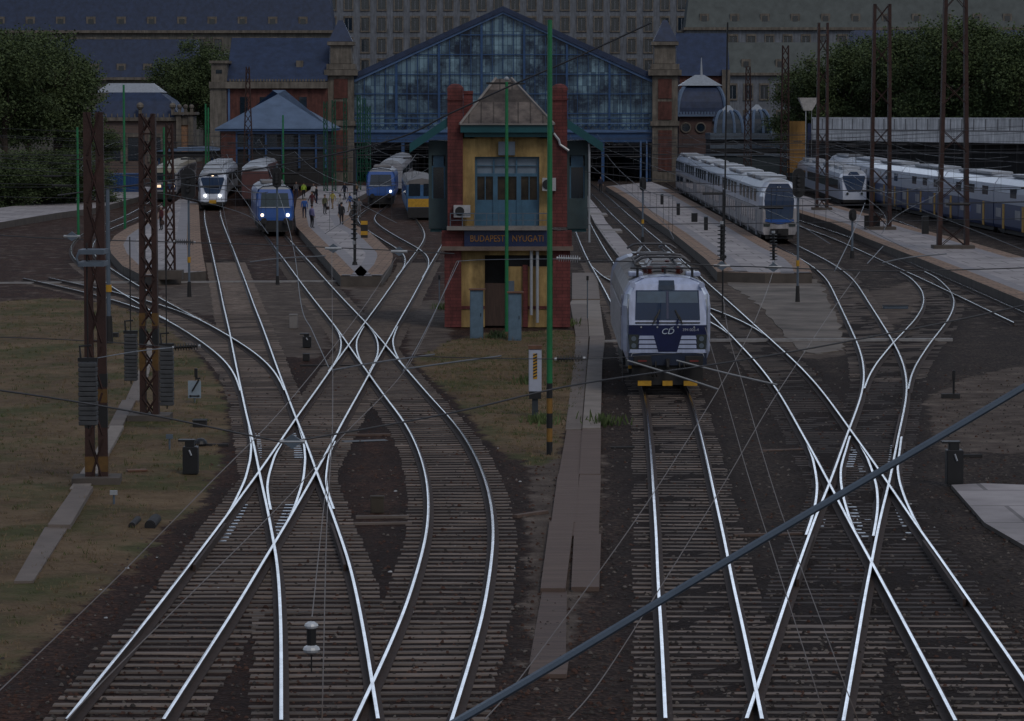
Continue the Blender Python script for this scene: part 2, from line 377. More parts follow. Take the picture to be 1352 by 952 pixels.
# ---------------------------------------------------------------- ground
def inpoly(x, y, P):
    c = False; n = len(P); j = n - 1
    for i in range(n):
        if (P[i][1] > y) != (P[j][1] > y) and x < (P[j][0] - P[i][0]) * (y - P[i][1]) / (P[j][1] - P[i][1]) + P[i][0]: c = not c
        j = i
    return c
def edged(x, y, P):
    m = 1e9; n = len(P)
    for i in range(n):
        a = P[i]; b = P[(i + 1) % n]; dx, dy = b[0] - a[0], b[1] - a[1]
        t = max(0, min(1, ((x - a[0]) * dx + (y - a[1]) * dy) / (dx * dx + dy * dy + 1e-9)))
        m = min(m, math.hypot(x - a[0] - t * dx, (y - a[1] - t * dy) * .5))
    return m
W = lambda L, z=-.2: [(G(a, b, z).x, G(a, b, z).y) for a, b in L]
GRASS = [W([(-20,400),(76,394),(150,402),(215,428),(262,470),(292,510),(300,560),(288,620),(262,672),(215,700),(180,745),(120,800),(60,850),(0,900),(-40,900)]),
         W([(545,478),(590,452),(640,440),(760,436),(776,470),(772,520),(746,560),(738,605),(700,620),(650,590),(612,540),(575,505)])]
DIRT = [W([(950,374),(1082,372),(1102,400),(1117,470),(1062,476),(1012,442),(982,416)]), W([(1222,525),(1276,500),(1360,480),(1360,600),(1240,595)]),
        W([(205,374),(292,372),(302,425),(238,404)]), W([(318,372),(392,374),(432,440),(420,475),(372,470),(345,420)]), W([(455,372),(510,372),(490,415)]), W([(540,400),(590,395),(592,460),(545,470)]),
        W([(1130,390),(1210,372),(1212,400),(1170,440),(1145,400)]), W([(700,600),(796,600),(790,700),(745,880),(690,880),(700,740)])]
xs = [-3000, -900, -300, -120, -80, -60, -50] + [-44 + i * .8 for i in range(111)] + [48, 56, 70, 90, 140, 300, 900, 3000]
ys = [-200, 0, 25] + [36 + i * .9 for i in range(160)] + [182 + i * 3 for i in range(70)] + [400, 430, 470, 520, 700, 1200, 3000, 9000]
gv = []; gm = []
for y in ys:
    for x in xs:
        g = d = 0.
        if 30 < y < 260 and -60 < x < 60:
            for P in GRASS:
                e = edged(x, y, P)
                g = max(g, min(1, .5 + e * .7) if inpoly(x, y, P) else max(0, .5 - e * .7))
            for P in DIRT:
                e = edged(x, y, P)
                d = max(d, min(1, .5 + e * .8) if inpoly(x, y, P) else max(0, .5 - e * .8))
        if 128 < y < 330 and -58 < x < 58: d = max(d, .3 + .1 * min(1, (y - 128) / 25))
        z = -.196 + (.04 * g if g > .5 else 0) + (rnd(-.012, .014) if -45 < x < 46 and y < 185 else 0)
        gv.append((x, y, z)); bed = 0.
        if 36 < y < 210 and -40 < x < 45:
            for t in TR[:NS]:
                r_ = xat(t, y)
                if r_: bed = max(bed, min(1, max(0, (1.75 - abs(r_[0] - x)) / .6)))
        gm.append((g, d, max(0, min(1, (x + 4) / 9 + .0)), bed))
nx = len(xs); gf = [[j * nx + i, j * nx + i + 1, (j + 1) * nx + i + 1, (j + 1) * nx + i] for j in range(len(ys) - 1) for i in range(nx - 1)]
gme = bpy.data.meshes.new('ground'); gme.from_pydata(gv, [], gf)
ca = gme.color_attributes.new('mask', 'FLOAT_COLOR', 'POINT')
for i, c in enumerate(gm): ca.data[i].color = c
gme.polygons.foreach_set('use_smooth', [True] * len(gf))
def ground_mat():
    m = bpy.data.materials.new('ballast_and_dry_grass'); m.use_nodes = True; nt = m.node_tree; N = nt.nodes; L = nt.links; b = N['Principled BSDF']
    b.inputs['Roughness'].default_value = .92; b.inputs['Specular IOR Level'].default_value = .15
    tc = N.new('ShaderNodeTexCoord'); at = N.new('ShaderNodeAttribute'); at.attribute_name = 'mask'
    sp = N.new('ShaderNodeSeparateColor'); L.new(at.outputs['Color'], sp.inputs[0])
    def noise(s, d=6, r=.6):
        n = N.new('ShaderNodeTexNoise'); n.inputs['Scale'].default_value = s; n.inputs['Detail'].default_value = d; n.inputs['Roughness'].default_value = r
        L.new(tc.outputs['Object'], n.inputs['Vector']); return n.outputs[0]
    def ramp(f, *st):
        r = N.new('ShaderNodeValToRGB'); el = r.color_ramp.elements
        while len(el) < len(st): el.new(.5)
        for e, (p, c) in zip(el, st): e.position = p; e.color = (*c, 1)
        L.new(f, r.inputs[0]); return r.outputs[0]
    def mix(f, a, b_, mode='MIX'):
        x = N.new('ShaderNodeMix'); x.data_type = 'RGBA'; x.blend_type = mode
        if isinstance(f, float): x.inputs[0].default_value = f
        else: L.new(f, x.inputs[0])
        for s, i in ((a, 6), (b_, 7)):
            if isinstance(s, tuple): x.inputs[i].default_value = (*s, 1)
            else: L.new(s, x.inputs[i])
        return x.outputs[2]
    def math_(op, a, b_):
        x = N.new('ShaderNodeMath'); x.operation = op; x.use_clamp = op in ('ADD', 'SUBTRACT', 'MULTIPLY')
        for s, i in ((a, 0), (b_, 1)):
            if isinstance(s, (int, float)): x.inputs[i].default_value = s
            else: L.new(s, x.inputs[i])
        return x.outputs[0]
    vo = N.new('ShaderNodeTexVoronoi'); vo.inputs['Scale'].default_value = 13.; L.new(tc.outputs['Object'], vo.inputs['Vector'])
    st = N.new('ShaderNodeSeparateColor'); L.new(vo.outputs['Color'], st.inputs[0])
    br = ramp(st.outputs[0], (0, (.026, .0105, .007)), (.6, (.068, .031, .02)), (.97, (.13, .068, .046)))
    gr = ramp(st.outputs[0], (0, (.02, .0135, .011)), (.6, (.054, .038, .0305)), (.97, (.115, .085, .069)))
    bal = mix(sp.outputs[2], br, gr)
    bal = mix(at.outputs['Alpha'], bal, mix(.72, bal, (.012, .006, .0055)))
    bal = mix(ramp(noise(.35, 5), (.35, (1, 1, 1)), (.75, (0, 0, 0))), bal, mix(.6, bal, (.016, .013, .0125)))
    gra = mix(.55, ramp(noise(2.3, 8, .8), (.3, (.035, .023, .014)), (.48, (.135, .092, .056)), (.7, (.25, .18, .115))), ramp(noise(.22, 6, .65), (.3, (.055, .034, .02)), (.52, (.16, .11, .062)), (.7, (.26, .185, .11))))
    gre = ramp(noise(3.1, 6, .7), (.3, (.035, .042, .014)), (.7, (.09, .1, .035)))
    gra = mix(ramp(noise(.28, 5, .6), (.47, (0, 0, 0)), (.62, (.85, .85, .85))), gra, gre)
    dirt = ramp(noise(.9, 8, .7), (.3, (.05, .037, .031)), (.55, (.12, .093, .077)), (.75, (.23, .19, .16)))
    nz = noise(.9, 6, .65)
    def thr(ch): return ramp(math_('ADD', ch, math_('MULTIPLY', math_('SUBTRACT', nz, .5) if False else nz, .9)), (.88, (0, 0, 0)), (1.0, (1, 1, 1)))
    c = mix(thr(sp.outputs[1]), bal, dirt); c = mix(thr(sp.outputs[0]), c, gra)
    L.new(c, b.inputs['Base Color'])
    bp = N.new('ShaderNodeBump'); bp.inputs['Strength'].default_value = .9; bp.inputs['Distance'].default_value = .05
    L.new(math_('ADD', vo.outputs['Distance'], math_('MULTIPLY', noise(7., 5), .6)), bp.inputs['Height']); L.new(bp.outputs[0], b.inputs['Normal'])
    return m
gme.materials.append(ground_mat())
tag(obj('ground', gme), kind='structure')

# loose stones lying on top of the ballast
stn = MB(); sr = random.Random(11)
k = 0
while k < 15000:
    Y_ = 45 + 75 * sr.random() ** 1.7; X_ = sr.uniform(-.19, .19) * Y_
    if any(inpoly(X_, Y_, P) and edged(X_, Y_, P) > .6 for P in GRASS): k += .2; continue
    k += 1; s = sr.uniform(.022, .06); z = -.19; an = sr.uniform(0, 3.14); c_, s_ = math.cos(an) * s, math.sin(an) * s; h_ = s * sr.uniform(.5, 1.)
    o_ = (sr.uniform(-.3, .3) * s, sr.uniform(-.3, .3) * s)
    stn.add([(X_ - c_, Y_ - s_, z), (X_ + s_ * .8, Y_ - c_ * .8, z), (X_ + c_, Y_ + s_, z), (X_ - s_ * .7, Y_ + c_ * .7, z), (X_ + o_[0] + c_ * .4, Y_ + o_[1] + s_ * .4, z + h_), (X_ + o_[0] - c_ * .4, Y_ + o_[1] - s_ * .4, z + h_ * .9)],
            [(0, 1, 5), (1, 4, 5), (1, 2, 4), (2, 3, 4), (3, 5, 4), (3, 0, 5)], sr.choices((0, 1, 2), (5, 4, 1) if X_ < 2 else (2, 5, 2))[0])
tag(obj('ballast_stones', (stn, [mat('stone_rust', (.075, .037, .026), .9, 0, .4, 9.), mat('stone_dark', (.05, .042, .038), .9, 0, .4, 9.), mat('stone_pale', (.14, .12, .108), .9, 0, .3, 9.)])), kind='stuff')

# grass tufts standing in the two dry fields
gt = MB()
for P, n in ((GRASS[0], 7000), (GRASS[1], 4500)):
    x0 = min(p[0] for p in P); x1 = max(p[0] for p in P); y0 = min(p[1] for p in P); y1 = max(p[1] for p in P)
    k = 0
    while k < n:
        x, y = rnd(x0, x1), rnd(y0, y1)
        if not inpoly(x, y, P) or edged(x, y, P) < rnd(0, .9): k += .25; continue
        k += 1; h = rnd(.03, .12); mi = 0 if random.random() < .72 else 1
        if random.random() < .02: h *= 2
        for q in range(5):
            a = rnd(0, 6.28); r = rnd(.02, .1); lx, ly = rnd(-.09, .09), rnd(-.09, .09); bx_, by_ = x + r * math.cos(a), y + r * math.sin(a); w = .012
            gt.add([(bx_ - w, by_, -.19), (bx_ + w, by_, -.19), (bx_ + lx, by_ + ly, -.17 + h * rnd(.6, 1.2))], [(0, 1, 2)], mi)
tag(obj('grass', (gt, [mat('straw_grass', (.2, .145, .085), .9, 0, .3, 2.), mat('green_grass', (.07, .09, .026), .9, 0, .35, 2.)])), kind='stuff')
# ---------------------------------------------------------------- buildings
M_YWALL = mat('ochre_render', (.34, .225, .085), .85, 0, .35, .9, .1, 20., (.54, .37, .15), stain=.5)
M_RED = mat('oxblood_render', (.15, .036, .034), .8, 0, .4, 1.2, .1, 15., stain=.45, joint=(.5, .15, .012, (math.pi / 2, 0, 0)))
M_TEAL = mat('teal_paint', (.006, .075, .09), .5, 0, .2, 1.)
M_WBLUE = mat('pale_blue_joinery', (.05, .125, .2), .5, 0, .2, 2.)
M_NAVY = mat('navy_sign_paint', (.012, .022, .075), .4, 0, .15, 2.)
M_GOLD = mat('gold_letters', (.3, .14, .035), .45, .2, .15, 6.)
M_FCEM = mat('mottled_roof_sheets', (.085, .07, .07), .85, 0, .55, 1.4, .3, 8., (.2, .165, .145), joint=(.55, .34, .035, (math.pi / 2 - .7, 0, 0)))
M_BRICK = mat('red_brick', (.115, .042, .034), .85, 0, .35, 1.5, .2, 6., stain=.4)
M_STONE = mat('weathered_stone', (.17, .148, .125), .85, 0, .3, .9, .1, 6., stain=.45)
M_SLATE = mat('blue_slate', (.02, .036, .085), .6, 0, .35, 1., .2, 8.)
M_ZINC = mat('pale_zinc_roof', (.1, .15, .24), .6, 0, .2, .6)
M_IRON = mat('blue_iron_paint', (.025, .075, .19), .5, 0, .25, 1.)
M_IRONL = mat('light_blue_iron_paint', (.08, .15, .3), .5, 0, .2, 1.)
M_PLAST = mat('grey_beige_plaster', (.13, .125, .112), .9, 0, .25, .4, .05, 3., stain=.4)
M_PLASTG = mat('pale_grey_plaster', (.17, .185, .215), .9, 0, .22, .4, .05, 3., stain=.4)
M_PINK = mat('pinkish_stone', (.145, .105, .092), .85, 0, .25, .5)
M_ROOFG = mat('grey_green_roof', (.085, .1, .1), .7, 0, .25, .5)
M_DOOR = mat('brown_boards', (.06, .036, .028), .8, 0, .35, 2., streak=(8, 8, .6))
M_ORANGE = mat('ochre_panel', (.3, .16, .045), .8, 0, .25, .8, streak=(4, 4, .3))

def pb(mb, x0, y0, x1, y1, Y, dep, mi=0):
    a = A(x0, y1, Y); b = A(x1, y0, Y)
    return mb.bx((a.x, Y, a.z), (b.x, Y + dep, b.z), mi)
def part(name, parent, m, *rects, mb=None):
    mb = mb or MB()
    for r in rects: pb(mb, *r)
    return wpart(name, (mb, m), parent)
def pier(name, parent, m, x0, y0, x1, y1, Y, dep): return part(name, parent, m, (x0, y0, x1, y1, Y, dep))

# --- signal box
Y0 = rowY(428)
sb = thing('signal_box', 'yellow and oxblood signal box tower with mottled pyramid roof and navy name board', 'signal box', A(670, 430, Y0))
# lower storey
lw = MB(); pb(lw, 606, 331, 640, 432, Y0 + .25, .5); pb(lw, 668, 352, 732, 432, Y0 + .25, .5); pb(lw, 640, 331, 732, 337, Y0 + .25, .5)
a = A(590, 432, Y0); b = A(748, 331, Y0)
lw.bx((a.x, Y0 + .8, a.z), (a.x + .3, Y0 + 6, b.z)); lw.bx((b.x - .3, Y0 + .8, a.z), (b.x, Y0 + 6, b.z)); lw.bx((a.x, Y0 + 5.7, a.z), (b.x, Y0 + 6, b.z))
wpart('lower_wall', (lw, M_YWALL), sb)
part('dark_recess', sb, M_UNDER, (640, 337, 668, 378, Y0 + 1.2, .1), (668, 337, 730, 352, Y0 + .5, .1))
part('door', sb, M_DOOR, (640, 374, 667, 430, Y0 + .35, .1))
for x0, x1 in ((587, 609), (730, 753)): pier('pillar', sb, M_RED, x0, 331, x1, 432, Y0, .8)
part('pilaster', sb, M_RED, (690, 350, 697, 432, Y0 + .12, .4)); part('base_moulding', sb, M_RED, (609, 404, 640, 408, Y0 + .2, .3), (697, 404, 730, 408, Y0 + .2, .3))
part('cornice', sb, mat('cornice_paint', (.16, .12, .1), .8), (582, 325.5, 757, 331, Y0 - .3, 1.4))
part('frieze', sb, M_RED, (583, 305, 613, 325.5, Y0 - .1, 1.2)); part('frieze', sb, M_RED, (728, 305, 755, 325.5, Y0 - .1, 1.2))
bd = part('name_board', sb, M_NAVY, (613, 304.5, 728, 325.5, Y0 - .25, .2))
for word, px in (('BUDAPEST', 643.5), ('NYUGATI', 697)):
    c = A(px, 315.3, Y0 - .27); o = obj('lettering', textmesh(word, .41, .012, M_GOLD), bd)
    o.location = c - sb.location - bd.location; o.rotation_euler = (math.pi / 2, 0, 0); o.scale = (.8, 1, 1)
part('balcony_slab', sb, M_CONC, (590, 299, 722, 304, Y0 - .5, 1.6))
rl = MB()
for k in range(9): pb(rl, 594 + k * 16, 282, 595 + k * 16, 299, Y0 - .45, .04)
pb(rl, 594, 281.2, 723, 282.4, Y0 - .45, .04); pb(rl, 594, 290.4, 723, 291.2, Y0 - .45, .04)
wpart('balcony_railing', (rl, M_GREY), sb)
# upper storey
uw = MB(); pb(uw, 611, 183, 627, 300, Y0 + .3, .4); pb(uw, 712, 183, 728, 300, Y0 + .3, .4); pb(uw, 627, 176, 712, 207, Y0 + .3, .4)
a = A(611, 300, Y0 + .7); b = A(733, 176, Y0 + .7)
uw.bx((a.x, Y0 + .71, a.z), (a.x + .3, Y0 + 5.6, b.z)); uw.bx((b.x - .3, Y0 + .71, a.z), (b.x, Y0 + 5.6, b.z)); uw.bx((a.x + .3, Y0 + 5.3, a.z), (b.x - .3, Y0 + 5.6, b.z))
wpart('upper_wall', (uw, M_YWALL), sb)
wn = part('window', sb, M_WBLUE, (627, 207, 630, 300, Y0 + .45, .15), (709, 207, 712, 300, Y0 + .45, .15), (630, 207, 709, 209, Y0 + .45, .15), (630, 229, 709, 233, Y0 + .45, .15), (651, 233, 657, 300, Y0 + .42, .15), (682, 233, 688, 300, Y0 + .42, .15),
          (630, 264, 651, 300, Y0 + .47, .1), (657, 264, 682, 300, Y0 + .47, .1), (688, 264, 709, 300, Y0 + .47, .1), (651, 209, 653, 229, Y0 + .45, .1), (681, 209, 683, 229, Y0 + .45, .1), (640, 233, 641.2, 264, Y0 + .47, .08), (669, 233, 670.2, 264, Y0 + .47, .08), (698, 233, 699.2, 264, Y0 + .47, .08),
          (630, 218.4, 651, 219.4, Y0 + .46, .08), (653, 218.4, 681, 219.4, Y0 + .46, .08), (683, 218.4, 709, 219.4, Y0 + .46, .08))
part('pane', wn, mat('frosted_pane', (.16, .21, .27), .25, 0, .2, 1.), (630, 209, 709, 229, Y0 + .55, .02)).location -= Vector((0, 0, 0))
part('pane', wn, mat('dim_pane', (.018, .02, .024), .12, 0, .7, 1.2, col2=(.06, .045, .03)), (630, 233, 709, 264, Y0 + .56, .02))
part('blinds_box', sb, M_GREY, (658, 187, 680, 205, Y0 + .1, .2))
for x0, x1, yt in ((591, 611, 116), (729, 749, 116)):
    t = MB(); pb(t, x0, yt + 3, x1, 300, Y0, .9)
    p = A(x0, yt + 3, Y0); q = A(x1, yt + 3, Y0); m_ = (p.x + q.x) / 2; hw = (q.x - p.x) / 2
    lp = []
    for k in range(5):
        th = math.pi / 2 * k / 4; r = hw * math.cos(th) + .04
        z = p.z + hw * .85 * math.sin(th) + .002
        lp.append([(m_ - r, Y0 + .45 - r, z), (m_ + r, Y0 + .45 - r, z), (m_ + r, Y0 + .45 + r, z), (m_ - r, Y0 + .45 + r, z)])
    t.loft(lp); pb(t, x0 - .8, yt + 14, x1 + .8, yt + 16.5, Y0 - .05, 1.0)
    wpart('chimney_pier', (t, M_RED), sb)
t = MB(); pb(t, 612, 124, 624, 170, Y0 + 2.2, .8); pb(t, 611.5, 120, 624.5, 124, Y0 + 2.15, .9); wpart('chimney', (t, M_RED), sb)
# roof
ye = A(0, 165, Y0 - .4).z; ap = A(665, 104, Y0 + 2.8)
l = A(607, 165, Y0 - .4).x; r = A(732, 165, Y0 - .4).x
rf = MB(); rf.loft([[(l, Y0 - .4, ye), (r, Y0 - .4, ye), (r, Y0 + 6, ye), (l, Y0 + 6, ye)], [(ap.x - .35, Y0 + 2.45, ap.z), (ap.x + .35, Y0 + 2.45, ap.z), (ap.x + .35, Y0 + 3.15, ap.z), (ap.x - .35, Y0 + 3.15, ap.z)]])
rp = wpart('roof', (rf, M_FCEM), sb)
hp = MB()
for sx, xx in ((-1, l), (1, r)):
    hp.tube([(xx, Y0 - .4, ye + .03), (ap.x + sx * .35, Y0 + 2.45, ap.z + .03)], .06, 5)
pb(hp, 607, 163, 732, 165, Y0 - .45, .1)
wpart('ridge_capping', (hp, M_CONC), rp)
part('eave', sb, M_TEAL, (608, 165.2, 731, 175, Y0 - .35, 6.2), (613, 175, 729, 181, Y0 - .1, 5.8))
# side wings and their sloping roofs
for sgn, xa, xb, ya, yb, x2 in ((-1, 592, 541, 163, 198, 566), (1, 748, 796, 165, 197, 776)):
    w0, w1 = min(xa, x2), max(xa, x2)
    wg = part('side_wing', sb, mat('teal_grey_boards', (.045, .075, .085), .7, 0, .3, 1.), (w0, 186, w1, 205, Y0 + 1.0, 4), (w0, 262, w1, 302, Y0 + 1.0, 4), (w0, 205, w0 + 4, 262, Y0 + 1.0, 4), (w1 - 4, 205, w1, 262, Y0 + 1.0, 4))
    part('window', wg, M_WBLUE, (w0 + 4, 219, w0 + 6, 262, Y0 + 1.1, .2), (w1 - 6, 219, w1 - 4, 262, Y0 + 1.1, .2), (w0 + 6, 219, w1 - 6, 221, Y0 + 1.1, .2), (w0 + 6, 205, w1 - 6, 219, Y0 + 1.15, .2))
    part('pane', wg, M_GLASS, (w0 + 6, 221, w1 - 6, 262, Y0 + 1.2, .05))
    s = MB(); p = A(xa, ya, Y0 + .4); q = A(xb, yb, Y0 + .4)
    s.loft([[(p.x, Y0 + .2, p.z), (p.x, Y0 + 5.8, p.z), (p.x, Y0 + 5.8, p.z + .22), (p.x, Y0 + .2, p.z + .22)], [(q.x, Y0 + .2, q.z), (q.x, Y0 + 5.8, q.z), (q.x, Y0 + 5.8, q.z + .22), (q.x, Y0 + .2, q.z + .22)]])
    so_ = wpart('side_roof', (s, M_FCEM), sb)
    s = MB(); s.loft([[(p.x, Y0 + .1, p.z - .12), (p.x, Y0 + .19, p.z - .12), (p.x, Y0 + .19, p.z + .28), (p.x, Y0 + .1, p.z + .28)], [(q.x, Y0 + .1, q.z - .12), (q.x, Y0 + .19, q.z - .12), (q.x, Y0 + .19, q.z + .28), (q.x, Y0 + .1, q.z + .28)]])
    wpart('barge_board', (s, M_TEAL), so_)
    # lower storey of the wing
    part('wing_bracket', sb, M_TEAL, (w0 + 2, 302.4, w1 - 2, 306, Y0 + 1.1, 3.6))
def ac(x0, y0, x1, y1, Y):
    u = part('air_conditioner', sb, mat('white_casing', (.4, .4, .42), .5), (x0, y0, x1, y1, Y, .35))
    c = A(x0 + (x1 - x0) * .36, (y0 + y1) / 2, Y); t = MB(); t.cyl(c + Vector((0, -.03, 0)), c, PX(Y) * (y1 - y0) * .38, n=14)
    wpart('fan_grille', (t, M_DARK), u)
ac(599, 271, 621, 287, Y0 - .35); ac(716, 235, 734, 252, Y0 - .3)
pp = lambda x, ya, yb, Y, m, r=.07: wpart('pipe', ((lambda t: (t.cyl(A(x, yb, Y), A(x, ya, Y), r, n=8), t)[1])(MB()), m), sb)
pp(701.5, 331, 416, Y0 - .05, M_LGREY); pp(709.5, 331, 426, Y0 - .05, M_LGREY); pp(778, 190, 320, Y0 + .4, M_LGREY, .05)
t = MB(); t.tube([A(731, 176, Y0 - .1), A(738, 185, Y0 - .1), A(739.5, 191, Y0 - .1), A(751, 199, Y0 - .1)], .06, 6); wpart('downpipe', (t, M_LGREY), sb)
part('meter_box', sb, M_GREY, (671, 371, 679, 385, Y0 + .1, .15))

# --- glass hall
YH = 449.
hall = thing('station_hall', 'great iron and glass train hall with brick and stone corner towers behind the signal box', 'station', A(664, 240, YH))
def glassmat():  # pane tones and patches paint reflections, lit areas and dirt onto the glass
    m = bpy.data.materials.new('dusty_painted_reflection_glazing'); m.use_nodes = True; nt = m.node_tree; N = nt.nodes; L = nt.links; b = N['Principled BSDF']
    tc = N.new('ShaderNodeTexCoord'); mp = N.new('ShaderNodeMapping'); L.new(tc.outputs['Object'], mp.inputs[0]); mp.inputs['Rotation'].default_value = (math.pi / 2, 0, 0)
    bk = N.new('ShaderNodeTexBrick'); bk.offset = 0; bk.inputs['Scale'].default_value = 1; bk.inputs['Brick Width'].default_value = .62; bk.inputs['Row Height'].default_value = 1.9; bk.inputs['Mortar Size'].default_value = .035
    bk.inputs['Color1'].default_value = (.05, .09, .15, 1); bk.inputs['Color2'].default_value = (.19, .29, .38, 1); bk.inputs['Mortar'].default_value = (.025, .055, .1, 1); L.new(mp.outputs[0], bk.inputs[0])
    nz = N.new('ShaderNodeTexNoise'); nz.inputs['Scale'].default_value = .21; nz.inputs['Detail'].default_value = 6; nz.inputs['Roughness'].default_value = .75; L.new(tc.outputs['Object'], nz.inputs['Vector'])
    rp = N.new('ShaderNodeValToRGB'); e = rp.color_ramp.elements; e[0].position = .4; e[0].color = (.08, .12, .2, 1); e[1].position = .6; e[1].color = (1.3, 1.35, 1.25, 1); L.new(nz.outputs[0], rp.inputs[0])
    x = N.new('ShaderNodeMix'); x.data_type = 'RGBA'; x.blend_type = 'MULTIPLY'; x.inputs[0].default_value = 1; L.new(bk.outputs[0], x.inputs[6]); L.new(rp.outputs[0], x.inputs[7]); L.new(x.outputs[2], b.inputs['Base Color'])
    b.inputs['Roughness'].default_value = .3; return m
M_HG = glassmat()
def poly(mb, pts, Y, dep, mi=0):
    n = len(pts); mb.loft([[A(x, y, Y) for x, y in pts], [A(x, y, Y) + Vector((0, dep, 0)) for x, y in pts]], mi); return mb
gable = [(467, 171), (861, 171), (861, 100), (664, 14), (467, 100)]
wpart('glazing', (poly(MB(), gable, YH + .4, .1), M_HG), hall)
gx = lambda x: 100 - 86 * (1 - abs(x - 664) / 197)
mu = MB()
for k in range(1, 28):
    x = 467 + k * 394 / 28; w_ = 1.5 if k % 4 == 0 else .45
    pb(mu, x - w_, gx(x) + 2, x + w_, 171, YH + (.1 if k % 4 == 0 else .25), .12)
for y in (150, 124, 98, 72, 46):
    hwid = 197 if y >= 100 else 197 * (1 - (100 - y) / 86); pb(mu, 664 - hwid + 1, y - .6, 664 + hwid - 1, y + .6, YH + .16, .1)
wpart('glazing_bars', (mu, M_IRON), hall)
for y, d_ in ((163, .3), (156, .22)): part('truss_rail', hall, M_IRONL if y == 163 else M_IRON, (468, y - .8, 860, y + .8, YH - .05 - d_ * .2, .12))
zz = MB()
for k in range(44):
    xa = 470 + k * 8.8; zz.tube([A(xa, 170, YH - .1), A(xa + 4.4, 164, YH - .1), A(xa + 8.8, 170, YH - .1)], .05, 4)
wpart('truss_lacing', (zz, M_IRON), hall)
for s in (-1, 1):
    e = 664 + s * 197
    t = MB(); poly(t, [(e, 97), (664, 8), (664, 15), (e, 105)], YH - .3, 1.0); wpart('rafter', (t, M_SLATE), hall)
    t = MB(); poly(t, [(e, 105.4), (664, 15.4), (664, 18), (e, 109)], YH - .1, .4); wpart('rafter_edge', (t, M_IRONL), hall)
    a = A(e, 97, YH); b = A(664, 8, YH)
    t = MB(); t.loft([[(a.x, YH + .8, a.z - .3), (a.x, YH + 130, a.z - .3), (a.x, YH + 130, a.z), (a.x, YH + .8, a.z)], [(b.x, YH + .8, b.z - .3), (b.x, YH + 130, b.z - .3), (b.x, YH + 130, b.z), (b.x, YH + .8, b.z)]])
    wpart('hall_roof', (t, M_ZINC), hall)
    g = A(e, 240, YH); t = MB(); t.bx((g.x - .3, YH + 3, -.3), (g.x + .3, YH + 130, a.z - .4)); wpart('side_wall', (t, M_IRON), hall)
t = MB(); t.bx((A(467, 0, YH).x, YH + 129, -.3), (A(861, 0, YH).x, YH + 129.6, 16)); wpart('end_wall', (t, M_HG), hall)
part('main_beam', hall, M_IRON, (467, 175, 861, 188, YH, .8)); part('beam_flange', hall, M_IRONL, (467, 171.2, 861, 175, YH - .3, 1.2))
for x in (532, 598, 664, 730, 796): part('column', hall, M_IRON, (x - 2, 188, x + 2, 240, YH + .1, .4))
for x in (854, 846): part('column', hall, M_IRONL, (x - 1.2, 186, x + 1.2, 240, YH - .6, .25))
for x0, x1 in ((433, 467), (861, 895)):
    tw = part('tower', hall, M_STONE, (x0, 100, x1, 242, YH - 1, 4.5), (x0 + 3, 60, x1 - 3, 84, YH - .6, 3.7), (x0 - 2, 160, x1 + 2, 166, YH - 1.3, 5.1))
    for q_ in ((x0 - 5, 92, x1 + 5, 99.6, YH - 1.6, 5.7), (x0 - 2, 84.4, x1 + 2, 91.6, YH - 1.2, 4.9), (x0 - 1, 55, x1 + 1, 59.6, YH - 1, 4.5)): part('cornice', tw, M_STONE, q_)
    c0 = (x0 + x1) / 2
    for ya, yb in ((104, 130), (134, 158), (172, 226)):
        part('brick_panel', tw, M_BRICK, (c0 - 9, ya, c0 + 9, yb, YH - 1.12, .1))
    q = A(c0, 55, YH + 1.2); t = MB(); s = 1.7
    t.loft([[(q.x - s, YH - .6, q.z), (q.x + s, YH - .6, q.z), (q.x + s, YH + 3, q.z), (q.x - s, YH + 3, q.z)], [(q.x - .3, YH + 1, q.z + 3), (q.x + .3, YH + 1, q.z + 3), (q.x + .3, YH + 1.5, q.z + 3), (q.x - .3, YH + 1.5, q.z + 3)]])
    wpart('spire', (t, M_SLATE), tw)

def roofslope(x0, y0, x1, y1, Y, back, inset=0, hip=False):
    a = A(x0, y0, Y); b = A(x1, y0, Y); z1 = A(0, y1, Y + back / 2).z; t = MB(); i = inset * PX(Y)
    yb = Y + back
    if hip: top = [(a.x + i, Y + back * .45, z1), (b.x - i, Y + back * .45, z1), (b.x - i, Y + back * .55, z1), (a.x + i, Y + back * .55, z1)]
    else: top = [(a.x + i, Y + back * .49, z1), (b.x - i, Y + back * .49, z1), (b.x - i, Y + back * .51, z1), (a.x + i, Y + back * .51, z1)]
    t.loft([[(a.x, Y, a.z), (b.x, Y, a.z), (b.x, yb, a.z), (a.x, yb, a.z)], top]); return t
# --- left station wing with slate roof
YW = 446.
wg = thing('station_wing', 'long brick station wing with slate roof and pale corner turret left of the glass hall', 'station wing', A(356, 240, YW))
part('wall', wg, M_BRICK, (300, 117, 432, 242, YW, 18)); part('cornice', wg, M_STONE, (276, 108, 432, 116.6, YW - .7, 19))
part('corner_pier', wg, M_STONE, (278, 117, 299, 242, YW - .4, 5)); part('turret', wg, M_STONE, (279, 84, 299, 108, YW - .3, 4), (276, 80, 302, 83.6, YW - .6, 4.6))
part('turret_window', wg, M_GLASS, (285, 92, 293, 97, YW - .35, .1)); part('downpipe', wg, M_IRONL, (301.5, 117, 303.5, 242, YW - .15, .15))
wpart('roof', (roofslope(299, 107, 432, 50, YW + .2, 18), M_SLATE), wg)
gb = MB()
for k in range(32): pb(gb, 303 + k * 4, 104.4, 305.2 + k * 4, 107.8, YW - .5, .1)
wpart('cresting', (gb, M_STONE), wg)
for x in (322, 348, 374, 400): part('window', wg, M_GLASS, (x - 5, 128, x + 5, 160, YW - .05, .1))
part('dormer', wg, M_STONE, (391, 80, 400, 90, YW + 3, 2))
